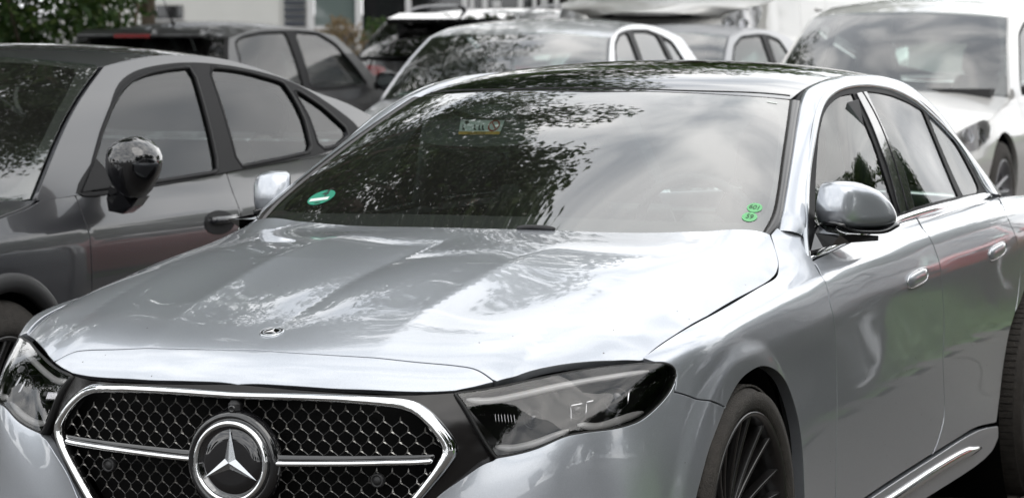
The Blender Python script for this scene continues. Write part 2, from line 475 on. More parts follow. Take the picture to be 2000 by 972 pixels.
GLASS_S = glass('side_glass', (.74, .88, .83), 1.56, .004, 1.1)
GLASS_R = glass('rear_glass', (.25, .28, .28), 1.7, .01, 3.2)
LENS = glass('lamp_lens', (.90, .90, .91), 1.5, 0, 1.6)

# ================================================================== the silver saloon in front
AX_F, AX_R, TYR = (.0, .885, .345), (.0, 3.846, .345), .345
hero = thing('saloon_car', 'silver four-door saloon with star badge grille and black roof, front and centre', 'car')

def ridge(P):                       # the two raised folds along the bonnet
    x, y = np.abs(P[:, 0]), P[:, 1]
    xc = .292 + .036 * np.clip(y - .2, 0, .9)
    k = np.clip((y - .05) / .35, 0, 1) * np.clip((1.35 - y) / .5, 0, 1)
    return -.10 * (np.sqrt((x - xc) ** 2 + .007 ** 2) - .2) * k
HOOD_EDGE = [(.569, .176, .766), (.66, .268, .783), (.745, .37, .793), (.814, .46, .799), (.83, .64, .833), (.835, .915, .863), (.835, 1.225, .898), (.83, 1.383, .914), (.815, 1.453, .946), (.79, 1.504, .978), (.751, 1.575, 1.004)]
def row(pts, deg, n, y0=None, y1=None):
    """fair a row of measured points: x and z as low-order polynomials of y"""
    P = np.array(pts, float); ys = np.linspace(P[0, 1] if y0 is None else y0, P[-1, 1] if y1 is None else y1, n)
    return [(float(np.polyval(np.polyfit(P[:, 1], P[:, 0], deg), y)), float(y), float(np.polyval(np.polyfit(P[:, 1], P[:, 2], deg), y))) for y in ys]
HOODP = [(0, .024, .749), (0, .05, .782), (0, .10, .819), (.416, .104, .742), (.49, .130, .742), (.25, .052, .746), (0, 1.6, 1.018)] + \
    [(0, y, z) for _, y, z in row([(0, .14, .834), (0, .196, .849), (0, .4, .900), (0, .7, .947), (0, 1.0, .980), (0, 1.3, 1.003), (0, 1.46, 1.011)], 4, 9)] + \
    row([(.295, .189, .838), (.298, .30, .868), (.312, .55, .922), (.321, .816, .966), (.324, 1.025, .988), (.30, 1.42, 1.010)], 3, 8) + \
    row([(.57, .28, .832), (.58, .5, .886), (.585, .8, .940), (.58, 1.15, .982), (.55, 1.47, 1.006)], 3, 7) + \
    row([(.69, .42, .836), (.742, .64, .879), (.765, .915, .913), (.768, 1.2, .945), (.735, 1.44, .985)], 3, 7) + HOOD_EDGE
HOODS = Surf(HOODP, (0, 0, 1), lam=2.5e-4, add=ridge, sym=True)
def hoodbasis(q):
    x, y = q[:, 0], q[:, 1]; t_ = y - .024 - .45 * np.minimum(np.abs(x), .6) ** 2; s_ = np.where(t_ > 0, np.sqrt(np.maximum(t_, 0) + .02), .14142 + 3.5355 * np.maximum(t_, -.03))
    return np.stack([(x / .84) ** (2 * i) * (s_ - .7) ** j for i in range(4) for j in range(5) if i + j <= 5], 1)
HOODS.fair(HOODP, hoodbasis, 4e-3, [4 if p[1] < .3 and p[2] < .85 else 1 for p in HOODP])

def flare(P):                       # rolled lip round the front arch
    y, z = P[:, 1], P[:, 2]
    r = np.hypot(y - .885, z - .345)
    s = np.clip(1 - (r - .40) / .065, 0, 1); s = s * s * (3 - 2 * s)
    # the pressed shoulder line running back from the lamp
    zc = np.polyval(CREASE, y); d = z - zc
    k = np.clip((y - .62) / .35, 0, 1) * np.clip((4.6 - y) / .6, 0, 1); k = k * k * (3 - 2 * k)
    wd = np.clip(1 - np.abs(d) / .10, 0, 1); wd = wd * wd * (3 - 2 * wd)
    return .012 * s * (P[:, 0] > .6) + k * wd * .34 * (.03 - np.sqrt(d * d + .004 ** 2)) * (P[:, 0] > .6)
_cr = np.array([(.606, .826), (.85, .850), (1.095, .866), (1.33, .881), (1.555, .896), (1.969, .92), (2.653, .952), (3.459, .973), (4.3, .955)])
CREASE = np.polyfit(_cr[:, 0], _cr[:, 1], 4)
E_C = np.array([.64, -.47, .61])
SIDEP = HOOD_EDGE[3:] + \
    row([(.893, .606, .826), (.90, .85, .850), (.903, 1.095, .866), (.905, 1.33, .881), (.905, 1.555, .896), (.905, 1.969, .92), (.900, 2.653, .952), (.888, 3.459, .973), (.86, 4.3, .955)], 3, 22) + \
    row([(.845, 1.66, .950), (.835, 2.06, .966), (.825, 2.57, .978), (.815, 2.79, .981), (.80, 3.28, .985), (.775, 3.80, .982), (.74, 4.3, .962)], 3, 12) + \
    row([(.872, .64, .836), (.873, .9, .860), (.873, 1.2, .886), (.871, 1.66, .922), (.868, 2.06, .946), (.861, 2.6, .966), (.845, 3.3, .980), (.81, 4.3, .962)], 3, 14) + \
    row([(.915, .72, .80), (.917, .95, .82), (.918, 1.3, .835), (.919, 1.6, .852), (.919, 2.0, .878), (.914, 2.65, .912), (.903, 3.45, .935), (.88, 4.3, .915)], 3, 16) + \
    row([(.9215, 1.38, .72), (.922, 1.65, .73), (.9222, 2.1, .75), (.9218, 2.65, .78), (.917, 3.45, .80), (.895, 4.3, .80)], 2, 11) + \
    row([(.920, 1.42, .58), (.9205, 1.65, .58), (.9205, 2.1, .59), (.920, 2.65, .61), (.915, 3.4, .63), (.90, 4.3, .65)], 2, 10) + \
    row([(.916, 1.45, .45), (.917, 1.65, .45), (.917, 2.1, .46), (.914, 2.65, .48), (.906, 3.3, .49), (.893, 4.3, .5)], 2, 10) + \
    row([(.914, 1.5, .28), (.915, 1.9, .285), (.915, 2.55, .312), (.912, 3.25, .325)], 2, 6) + row([(.914, 1.5, .21), (.914, 1.9, .21), (.911, 2.5, .22), (.908, 3.2, .25)], 2, 4) + [
    (.918, .95, .76), (.919, 1.2, .75),
    (.878, .53, .755), (.90, .60, .70), (.885, .51, .70), (.912, .60, .62), (.893, .51, .60), (.918, .56, .45), (.90, .49, .45), (.752, 1.652, 1.028), (.806, 1.705, .998), (.785, 1.63, .985), (.912, .54, .33), (.89, .46, .33),
    (.578, .14, .60), (.492, .128, .744), (.68, .183, .634), (.75, .228, .655), (.84, .374, .677), (.70, .30, .772), (.60, .20, .752), (.77, .385, .775),
    (.52, .108, .66), (.578, .122, .5), (.578, .115, .36), (.70, .175, .5), (.70, .168, .34), (.80, .265, .5), (.80, .255, .34), (.86, .37, .5), (.86, .36, .34), (.54, .115, .59)]
SIDE = Surf(SIDEP, E_C, a=(0, 1, 0), sc=(.4, 1), lam=1.5e-4, add=flare, rng_t=(6.2, 11.5))
GRLP = [(0, 0, .577), (0, .004, .673), (0, .008, .72), (0, .022, .752), (.116, 0, .579), (.34, .026, .547), (.469, .062, .596), (.512, .080, .618), (.578, .135, .60), (.49, .122, .741), (.377, .040, .738), (.416, .09, .742), (.2, .006, .6), (.2, .014, .73),
    (0, .0, .45), (.34, .026, .45), (.45, .06, .45), (.52, .09, .45), (.3, .02, .65), (.45, .06, .68), (.56, .12, .5), (0, 0, .36), (.5, .08, .36)]
GRL = Surf(GRLP, (0, -1, 0), lam=2e-4, sym=True, rng_t=(6.2, 9.5))
WSP = [(0, 1.44, 1.006), (0, 1.62, 1.098), (0, 1.82, 1.195), (0, 2.02, 1.283), (0, 2.2, 1.357), (0, 2.32, 1.39), (.35, 1.475, 1.007), (.33, 2.222, 1.352), (.36, 1.84, 1.190),
    (.751, 1.575, .999), (.572, 2.287, 1.331), (.665, 1.93, 1.178), (.62, 2.11, 1.262), (.71, 1.75, 1.092), (.66, 1.54, 1.003), (.78, 1.56, .985), (.60, 2.32, 1.336)]
WS = Surf(WSP, (0, -.42, .907), lam=3e-4, sym=True, rng_t=(7, 12))
WS.fair(WSP, lambda q: np.stack([(q[:, 0] / .7) ** (2 * i) * (q[:, 1] - 1.5) ** j for i in range(3) for j in range(4)], 1), 0)
ROOFP = [(0, 2.195, 1.355), (0, 2.35, 1.394), (0, 2.55, 1.421), (0, 2.8, 1.434), (0, 3.2, 1.428), (0, 3.6, 1.395), (0, 3.9, 1.345),
    (.33, 2.222, 1.350), (.33, 2.6, 1.412), (.33, 3.2, 1.415), (.33, 3.85, 1.345), (.572, 2.287, 1.331), (.566, 2.45, 1.362), (.562, 2.7, 1.384), (.56, 3.0, 1.389), (.55, 3.4, 1.368), (.53, 3.8, 1.315)]
ROOF = Surf(ROOFP, (0, 0, 1), lam=3e-5, sym=True, rng_t=(7, 13))
ROOF.fair(ROOFP, lambda q: np.stack([(q[:, 0] / .6) ** (2 * i) * (q[:, 1] - 2.9) ** j for i in range(3) for j in range(4)], 1), 3e-3)
DLOP = [(.808, 1.707, 1.003), (.759, 1.859, 1.093), (.727, 1.982, 1.158), (.704, 2.091, 1.216), (.677, 2.203, 1.275), (.652, 2.33, 1.319), (.640, 2.458, 1.35), (.637, 2.58, 1.366), (.637, 2.72, 1.372), (.640, 3.05, 1.35), (.655, 3.34, 1.285), (.685, 3.60, 1.172), (.725, 3.77, 1.06), (.76, 3.81, .996),
    (.808, 2.06, .985), (.803, 2.57, .992), (.785, 3.28, .997), (.733, 2.4, 1.2), (.725, 2.9, 1.2), (.705, 3.35, 1.15)]
DLO = Surf(DLOP, (.93, 0, .36), a=(0, 1, 0), lam=2e-4, rng_t=(7.5, 12.5))

# ---- bonnet and the painted strip ahead of it
shut = [(970, 743), (930, 721), (895, 714), (790, 704), (650, 693), (560, 687.5), (497, 684)]
sh = HOODS.huv(shut); sh[-1] = (0, .105)
sh[0] = HOOD_EDGE[0][:2]
shut_half = spl(sh[::-1], 6)                                   # centre to left corner, (x, y)
edge = spl([p[:2] for p in HOOD_EDGE[:4]], 5); edge2 = spl([p[:2] for p in HOOD_EDGE[3:]], 6)
rear = spl([(.751, 1.575), (.55, 1.515), (.3, 1.467), (0, 1.45)], 6)
half = loop(shut_half, edge, edge2, rear)
mh = half[::-1] * [-1, 1]
hood_o = loop(half, mh)
hood = put('bonnet', trim(HOODS, hood_o, sp=.022, gap=.002, rim=.02), SILVER, hero)
low = HOODS.huv([(890, 764), (860, 766), (825, 767), (755, 765), (650, 761), (560, 755), (472, 748)]); low[-1] = (0, .0215)
lowh = spl(low[::-1], 6); side_c = spl([lowh[-1], (.535, .152), sh[0]], 5)
sh2 = loop(lowh, side_c, shut_half[::-1])
strip_o = loop(lowh, side_c, shut_half[::-1], shut_half * [-1, 1], (side_c * [-1, 1])[::-1], (lowh * [-1, 1])[::-1])
put('front_strip', trim(HOODS, strip_o, sp=.018, gap=.002, rim=.02), SILVER, hero)
put('bonnet_underlay', trim(HOODS, inset(hood_o, .004), sp=.06, off=-.022, rim=0), VOID, hero)  # near-black sheet added below the bonnet so its shut lines read as shade
und = loop(lowh, side_c, [HOOD_EDGE[1][:2]], (np.array([HOOD_EDGE[1][:2]]) * [-1, 1]), (side_c * [-1, 1])[::-1], (lowh * [-1, 1])[::-1])
put('front_underlay', trim(HOODS, inset(und, .003), sp=.05, off=-.024, rim=0), VOID, hero)  # dark sheet standing in for the shade in the gaps at the nose

# ---- flank panels
def U(*pix, n=5): return spl(SIDE.huv(pix), n)
def U3(*pts, n=5): return spl(SIDE.to2(np.array(pts, float)), n)
hl_out = [(889.5, 767), (965, 756), (1070, 734), (1175, 715.5), (1262, 708), (1301, 708), (1319, 719), (1322, 734), (1310, 762), (1280, 797), (1245, 823), (1196, 837), (1140, 844), (1105, 851), (1052, 873.5), (1017, 884), (970, 893)]
hl_top = U(*hl_out[:5]); hl_tip = U(*hl_out[4:8]); hl_bot = U(*hl_out[7:]); hl_in = U((970, 893), (930, 830), (889.5, 767))
hl_loop = loop(hl_top, hl_tip, hl_bot, hl_in)
arch_px = [(1572, 1060), (1572, 972), (1566, 860), (1555, 800), (1535, 745), (1494, 716), (1462, 729), (1440, 752), (1416, 798)]
arch_a = U(*arch_px)                                            # door side round to the seam
arch_b = U((1416, 798), (1398, 845), (1385, 880), (1370, 935), (1360, 975), (1346, 1060))
seam = U((1418, 795), (1370, 780), (1318, 765))
a_foot = U3((.751, 1.575, 1.004), (.762, 1.635, 1.03)); 
cut_a = U((1522, 438), (1547, 442), (1573, 456))
fd = U((1578, 482), (1590, 512), (1606, 541), (1614, 556), (1621, 592), (1630, 640), (1634, 720), (1634, 850), (1632, 972), (1626, 1075))
fe = SIDE.to2(np.array(HOOD_EDGE[3:]))
fender_o = loop(spl(fe, 6), [SIDE.huv([(1522, 438)])[0]], cut_a, [SIDE.huv([(1576, 470)])[0]], fd, [arch_a[0]], arch_a, seam, hl_tip[::-1][:-2], [fe[0] + SIDE.to2(np.array([[.002, .004, -.006]]))[0] * 0])
both('fender', trim(SIDE, fender_o, sp=.012, gap=.0022, rim=.03), SILVER, hero)
bump_o = loop(seam[::-1], arch_b, U3((.905, .50, .25), (.80, .26, .23), (.50, .10, .36)), U((790, 1045), (852, 971), (905, 932), (945, 905), (966, 897), n=4), hl_bot[::-1])
both('bumper', trim(SIDE, bump_o, sp=.013, gap=.0022, rim=.03), SILVER, hero)
belt_lo = U((1580, 512), (1612, 496), (1644, 480.5), (1700, 456), (1747, 439), (1789, 425))
dd = U((1789, 425), (1809, 454), (1826, 486), (1833, 507), (1839, 545), (1844, 620), (1842, 700), (1845, 800), (1835, 850), (1821, 887))
sill_f = U((1821, 887), (1750, 932), (1690, 972), (1632, 1012))
door_f = loop(belt_lo, dd, sill_f, fd[::-1][12:-8])
fd_door = U((1632, 1012), (1633, 972), (1634, 850), (1634, 720), (1630, 640), (1621, 592), (1614, 556), (1606, 541), (1591, 514), (1580, 512))
door_f = loop(belt_lo, dd, sill_f, fd_door)
both('front_door', trim(SIDE, door_f, sp=.024, gap=.003, rim=.025), SILVER, hero)
belt_lo2 = U((1789, 425), (1841, 409.5), (1882, 398), (1936, 383))
rd = U((1936, 383), (1963, 415), (1977, 445), (1988, 480), (1993, 520), (1985, 600), (1970, 655), (1957, 740), (1946, 826))
sill_r = U((1946, 826), (1905, 836), (1870, 857), (1821, 887))
door_r = loop(belt_lo2, rd, sill_r, dd[::-1])
both('rear_door', trim(SIDE, door_r, sp=.024, gap=.003, rim=.025), SILVER, hero)
# quarter panel behind the rear door, round the rear arch
ra = [(.91, AX_R[1] + .405 * math.cos(t), .345 + .405 * math.sin(t)) for t in np.linspace(math.radians(128), math.radians(-8), 16)]
quarter = loop(rd[:-14], U3(*ra[:], n=2), U3((.9, 4.6, .3), (.88, 4.6, .88), n=3), U3((.75, 4.45, .945), (.762, 3.95, .975), (.772, 3.80, .985), n=4))
both('rear_quarter', trim(SIDE, quarter, sp=.03, gap=.0022, rim=.025), SILVER, hero)
skirt = loop(U((1632, 1016), (1690, 976), (1750, 936), (1821, 891), (1905, 840), (1946, 830)), U3((.905, 3.33, .27), (.905, 3.25, .235), (.915, 2.6, .205), (.917, 1.9, .195), (.917, 1.44, .19)), U3((.917, 1.40, .24), (.916, 1.5, .27)))
both('side_skirt', trim(SIDE, skirt, sp=.03, gap=.002, rim=.06, off=.006), SILVER, hero)
back_o = U3((.76, 1.58, .95), (.84, 1.7, .93), (.815, 2.8, .965), (.77, 3.85, .97), (.86, 4.5, .9), (.88, 4.5, .72), (.9, 4.1, .75), (.905, 3.55, .72), (.9, 3.42, .5), (.9, 3.3, .27), (.91, 1.45, .24), (.91, 1.35, .4), (.91, 1.2, .70), (.91, .95, .76), (.9, .7, .74), (.86, .55, .80), (.82, .7, .835), n=2)
both('flank_underlay', trim(SIDE, back_o, sp=.07, off=-.03, rim=0), VOID, hero)  # dark backing added behind the flank, gives the door gaps their shade
back_f = loop(U3((.60, .2, .755), (.70, .30, .772), (.81, .45, .785), (.86, .5, .74), (.88, .49, .6), (.88, .46, .3), (.8, .26, .3), (.56, .12, .3), (.54, .12, .6), n=2))
both('bumper_underlay', trim(SIDE, back_f, sp=.07, off=-.11, rim=0), VOID, hero)  # near-black sheet put in for the shade behind bumper and lamp seams

# chrome line low on the sill
ch = SIDE.to3(U((1640, 1034), (1730, 978), (1821, 918), (1880, 884), (1912, 873))); ch = resample(ch, n=40)
sc = np.ones(40); sc[-4:] = (.85, .7, .45, .2)
V, F = sweep(ch + [.008, 0, 0], (1, 0, .2), [(-.015, 0), (-.013, .006), (0, .0085), (.013, .006), (.015, 0)], scale=sc)
for fl in (0, 1): put('sill_strip', (V, F), CHROME, hero, fl)

# ---- headlights
for fl in (0, 1):
    put('headlight_housing', trim(SIDE, inset(hl_loop, .001), sp=.03, off=-.075, rim=0), M('lamp_floor', (.004, .004, .004), .7, spec=.1) if not fl else bpy.data.materials['lamp_floor'], hero, fl)
seal = SIDE.to3(resample(hl_loop, n=150, closed=True)); sn = SIDE.nrm(resample(hl_loop, n=150, closed=True))
V, F = sweep(seal - sn * .004, sn, [(-.0035, -.02), (-.0035, .002), (0, .0035), (.0035, .002), (.0035, -.02)], closed=True)
for fl in (0, 1): put('lamp_seal', (V, F), RUBBER, hero, fl)
DRL = M('lamp_light_guide', (.62, .61, .59), .22, 0, .6)
LAMPCH = M('lamp_reflector', (.40, .40, .41), .2, .95)
LAMPGREY = M('lamp_bezel', (.022, .022, .024), .25, .3, .5)
def lamp_pts(pix, depth):
    uv = spl(SIDE.huv(pix), 5); return SIDE.to3(uv) - SIDE.nrm(uv) * depth, SIDE.nrm(uv)
lamps = []
LAMPBR = M('lamp_bright_edge', (.75, .75, .76), .15, .9)
for fl in (0, 1):
    lens = put('headlight', trim(SIDE, hl_loop, sp=.025, gap=.003, rim=.010, off=.0), LENS, hero, fl)
    lamps.append(lens)
    for pix, w in (([(912, 776), (955, 779), (1010, 769), (1100, 746), (1190, 728), (1272, 718)], .0075), ([(968, 871), (1003, 872), (1050, 860), (1112, 836)], .0075), ([(1130, 826), (1170, 831), (1215, 819), (1264, 803)], .0085)):
        P, N_ = lamp_pts(pix, .012 if w > .02 else .012)
        sc = np.ones(len(P)); sc[:3] = (.3, .7, .9); sc[-3:] = (.9, .7, .3)
        V, F = sweep(P, N_, [(-w, -.006), (-w, 0), (0, .003), (w, 0), (w, -.006)], scale=sc)
        put('light_guide', (V, F), DRL, lens, fl)
    for (px, py), r in (((1212, 770), .026), ((1128, 788), .020), ((1040, 812), .020)):
        uv = SIDE.huv([(px, py)]); c = SIDE.to3(uv)[0]; n = SIDE.nrm(uv)[0]; ax_ = np.array([.25, -.96, .05]) if True else n
        V, F = lathe([(r * 1.08, -.055), (r * 1.08, -.02), (r * 1.03, -.018), (r, -.03)], c - n * .03, ax_, (0, 0, 1), 28)
        ring = put('projector_ring', (V, F), LAMPGREY, lens, fl)
        V, F = lathe([(0, -.012), (r * .4, -.014), (r * .75, -.021), (r * .95, -.034)][::-1], c - n * .03, ax_, (0, 0, 1), 24)
        put('projector_lens', (V, F), BLACKGL, lens, fl)
    for px0, py0, w_, h_ in ((1118, 778, 26, 30), (1150, 770, 16, 26), (1242, 752, 20, 30)):
        for (a_, b_) in (((px0, py0), (px0, py0 + h_)), ((px0, py0), (px0 + w_, py0 - w_ * .22))):
            P, N_ = lamp_pts([a_, b_], .03); V, F = sweep(P, N_, [(-.0016, -.004), (0, .003), (.0016, -.004)]); put('lamp_edge', (V, F), LAMPBR, lens, fl)
    for k in range(7):
        px = 972 + k * 6
        P, N_ = lamp_pts([(px, 803), (px + 1.5, 822)], .03)
        V, F = sweep(P, N_, [(-.0012, -.004), (0, .003), (.0012, -.004)])
        put('lamp_rib', (V, F), LAMPBR, lens, fl)

# ---- grille: gloss surround, chrome hexagon, star lattice
gf_o = [(650, 770), (720, 774), (790, 779), (818, 787), (846, 808), (874, 843), (889, 867), (891, 884), (874, 913), (846, 948), (815, 985), (770, 1040)]
gf_i = [(650, 785.5), (755, 794.5), (797, 803), (825, 822), (849, 850), (864, 878), (846, 913), (818, 951), (790, 985), (750, 1030)]
go = GRL.huv(gf_o)
def gsym(uv, top):          # half outline (left of car) to full loop
    h = np.vstack([[0, top], uv, [0, uv[-1][1]]]); return loop(h, h[::-1] * [-1, 1])
GT = GRL.huv([(452, 764)])[0][1]
gi = GRL.huv(gf_i)
GTI = GRL.huv([(455, 779)])[0][1]
def half_curve(uv, top, n=64):
    return resample(np.vstack([spl(np.vstack([[0, top], uv]), 6)]), n=n)
ho, hi_ = half_curve(go, GT), half_curve(gi, GTI)
def gl(uv, off):
    P = GRL.to3(uv); P[:, 1] -= off; return P
rows = [gl(ho, -.012), gl(ho, .004), gl(ho * .72 + hi_ * .28, .013), gl(ho * .36 + hi_ * .64, .012), gl(hi_, .002), gl(hi_, -.02)]
G_ = np.stack(rows, 1); V, F = grid(G_); V2 = mir(V); F2 = [tuple(f)[::-1] for f in F]
grille = put('radiator_grille', (np.vstack([V, V2]), F + [tuple(i + len(V) for i in f) for f in F2]), CHROME, hero)
grille.data.flip_normals() if False else None
# gloss panel between grille, lamps and bumper
pan = GRL.to2(np.array([(0, 0, .7485), (.12, 0, .7435), (.23, 0, .7405), (.35, 0, .7375), (.42, .09, .7355), (.492, .13, .7385), (.60, .14, .60)]))
pan = np.vstack([pan, GRL.huv([(905, 945), (852, 980), (790, 1045)]), [[.42, .40]]])
pan[0] = (0, .7485)
pan = loop(pan, pan[::-1] * [-1, 1])
hole = loop(hi_, hi_[::-1] * [-1, 1])
class Shift:
    def __init__(s, b, d): s.b, s.d = b, d
    def to3(s, uv):
        P = s.b.to3(uv); x = np.abs(P[:, 0]); P[:, 1] += s.d + .03 * np.clip((x - .46) / .1, 0, 1); return P
    def nrm(s, uv): return s.b.nrm(uv)
put('grille_surround', trim(Shift(GRL, .006), pan, [hole], sp=.02, rim=0, gap=0), M('panel_black', (.012, .011, .011), .16, spec=.35), hero)
put('grille_backing', trim(Shift(GRL, .055), inset(hole, -.01), sp=.06, rim=0, gap=0), VOID, grille)
# lattice of small three-armed stars
ox, oz = .0355, .0229
STAR_SILV = M('lattice_silver', (.42, .41, .39), .38, 1.0)
STAR_DARK = M('lattice_grey', (.10, .10, .10), .4, .6)
def star_mesh():
    V = [(0, -.0035, 0)]; F = []
    for k, (ang, ln) in enumerate(((90, .0105), (214, .0098), (326, .0098))):
        a = math.radians(ang); d = A3(math.cos(a), 0, math.sin(a)); s = A3(-math.sin(a), 0, math.cos(a))
        b = len(V)
        V += [tuple(d * .0028 + s * .0023 + A3(0, .001, 0)), tuple(d * .0028 - s * .0023 + A3(0, .001, 0)), tuple(d * ln + s * .0007 + A3(0, .002, 0)), tuple(d * ln - s * .0007 + A3(0, .002, 0)), tuple(d * ln * .9 - A3(0, .0006, 0))]
        F += [(0, b, b + 4), (b, b + 2, b + 4), (0, b + 4, b + 1), (b + 1, b + 4, b + 3), (b + 2, b + 3, b + 4)]
        F += [(b, b + 1, b + 3, b + 2)]
    return V, F
sv, sf = star_mesh()
sme = bpy.data.meshes.new('grille_star'); sme.from_pydata(sv, [], sf); sme.materials.append(STAR_SILV); sme.update()
import bmesh as _bm
b_ = _bm.new(); b_.from_mesh(sme); _bm.ops.recalc_face_normals(b_, faces=b_.faces); b_.to_mesh(sme); b_.free()
inner = inset(hole, .012)
lat = MB(); nst = 0
BADGE = A3(0, -.012, .577)
z0 = .7255
cells = []
for r_ in range(0, 13):
    z = z0 - r_ * oz
    for k in range(-16, 17):
        x = (k + (.5 if r_ % 2 else 0)) * ox
        cells.append((x, z, r_))
Q = np.array([(c[0], c[1]) for c in cells]); ok = inpoly(Q, inner)
for (x, z, r_), o_ in zip(cells, ok):
    if not o_: continue
    if math.hypot(x, z - .577) < .112: continue
    barz = .579 + .06 * min(1, abs(x) / .47) * .3
    if abs(z - (.580 + .035 * abs(x))) < .013: continue
    y = GRL.to3(np.array([[x, z]]))[0][1] + .016
    if z > .475 and nst < 298:
        o = bpy.data.objects.new('grille_star', sme); C.objects.link(o); o.parent = grille; o.location = (x, y, z); nst += 1
    for dx, sgn in ((-ox / 2, -1), (ox / 2, 1)):
        q = A3(x + dx, 0, z - oz + .0075); q[1] = GRL.to3(np.array([[q[0], q[2]]]))[0][1] + .019
        V, F = tube([A3(x, y + .003, z), A3(x + dx * .93, q[1], z - oz * .55), q], .0008, 4, up=(0, -1, 0)); lat.add(V, F)
    V, F = tube([A3(x, y + .003, z), A3(x, y + .003, z + .0085)], .0008, 4, up=(0, -1, 0)); lat.add(V, F)
lo_ = lat.out('grille_lattice', STAR_DARK, grille); lo_['kind'] = 'stuff'
# bars either side of the badge
for fl in (0, 1):
    p = GRL.to3(GRL.huv([(530, 903), (542, 904), (640, 904.5), (740, 903), (835, 900), (847, 898)])); p[:, 1] -= .004
    p = spl(p, 6); sc = np.ones(len(p)); sc[-1] = .2; sc[-2] = .6; sc[-3] = .9
    V, F = sweep(p, (0, -1, .1), [(-.0062, -.01), (-.0058, 0), (-.002, .004), (.003, .0042), (.0062, 0), (.006, -.01)], scale=sc)
    put('grille_bar', (V, F), CHROME, grille, fl)
    p2 = p + [0, .008, .009]; sc2 = np.linspace(1.5, .5, len(p2)); sc2[0] = 2.1
    V, F = sweep(p2, (0, -1, .1), [(-.008, -.01), (-.007, .004), (.007, .004), (.008, -.01)], scale=sc2)
    put('grille_bar_carrier', (V, F), BLACKGL, grille, fl)
    # parking sensor and its bracket
    c = A3(.342, .040, .547)
    V, F = lathe([(0, .008), (.010, .008), (.0105, .006), (.0115, .006), (.0118, .010), (.0155, .009), (.016, -.004)], c, (0, -1, 0), (0, 0, 1), 24)
    put('parking_sensor', (V, F), BLACKPL, grille, fl)
# badge: dark disc, chrome ring, three-pointed star
bc = BADGE; up = (0, 0, 1)
badge = put('star_badge', lathe([(0, .004), (.05, .0035), (.082, .002), (.083, -.01)], bc, (0, -1, .03), up, 64), BLACKGL, grille)
V, F = lathe([(.0815, -.006), (.0815, .004), (.084, .0085), (.0885, .0095), (.0925, .007), (.0948, .001), (.095, -.012)], bc, (0, -1, .03), up, 72)
put('badge_ring', (V, F), CHROME, badge)
V, F = lathe([(.0948, -.004), (.104, .003), (.113, -.006), (.119, -.022)], bc, (0, -1, .03), up, 64)
put('badge_shroud', (V, F), BLACKGL, grille)
V = [(0, -.013, 0)]; F = []
for ang in (90, 210, 330):
    a = math.radians(ang); d = A3(math.cos(a), 0, math.sin(a)); a2 = math.radians(ang + 60); d2 = A3(math.cos(a2), 0, math.sin(a2))
    V += [tuple(d * .077 + A3(0, -.0045, 0)), tuple(d2 * .0155 + A3(0, -.004, 0))]
n_ = 3
for k in range(3):
    tip, val, pv = 1 + 2 * k, 2 + 2 * k, 2 + 2 * ((k - 1) % 3)
    F += [(0, tip, val), (0, pv, tip)]
star = emit('badge_star', np.array(V) + bc, F, SATIN, badge, smooth=False)
# front camera above the badge
mb = MB(); cc = A3(0, .012, .700); mb.box(cc, (.03, .03, .03), None, .008); camo = mb.out('front_camera', BLACKPL, grille)
put('camera_lens', lathe([(0, .016), (.005, .0155), (.008, .017), (.0095, .014), (.0095, 0)], cc + [-.002, 0, -.004], (0, -1, 0), up, 20), BLACKGL, camo)

# bonnet badge
nb = HOODS.nrm(np.array([[0, .196]]))[0]; cb = HOODS.to3(np.array([[0, .196]]))[0]
ub = np.cross(nb, (1, 0, 0))
bb = put('bonnet_badge', lathe([(0, .0022), (.0185, .0022), (.0187, .0035), (.0205, .0038), (.0207, .0026), (.0262, .0026), (.0265, .0038), (.0282, .0036), (.029, 0)], cb, nb, ub, 48), SATIN, hero)
put('badge_field', lathe([(0, .0030), (.0184, .0030)], cb, nb, ub, 40), BLACKGL, bb)
put('badge_band', lathe([(.0208, .0031), (.0261, .0031)], cb, nb, ub, 40), M('badge_band_black', (.03, .03, .032), .3), bb)
V = [cb + nb * .0058]; F = []
for k in range(3):
    for ang, r_ in ((90 + 120 * k, .0182), (150 + 120 * k, .0036)):
        a = math.radians(ang + 180); V.append(cb + nb * .0033 + (-np.cross(ub, nb) * math.cos(a) + ub * -math.sin(a)) * r_)
for k in range(3):
    F += [(0, 1 + 2 * k, 2 + 2 * k), (0, 2 + 2 * ((k - 1) % 3), 1 + 2 * k)]
emit('badge_star', V, F, M('badge_silver', (.72, .72, .72), .35, .3), bb, smooth=False)
for k in range(14):      # laurel strokes and letter-like strokes round the rim
    a = math.radians(25 + k * 24); c1 = cb + nb * .0034 + (np.cross(nb, ub) * math.cos(a) + ub * math.sin(a)) * .0234
    t = -np.cross(nb, ub) * math.sin(a) + ub * math.cos(a); w = np.cross(nb, t)
    emit('badge_stroke', [c1 - t * .0022 - w * .0012, c1 + t * .0022 - w * .0012, c1 + t * .0022 + w * .0012, c1 - t * .0022 + w * .0012], [(0, 1, 2, 3)], SATIN, bb, smooth=False)

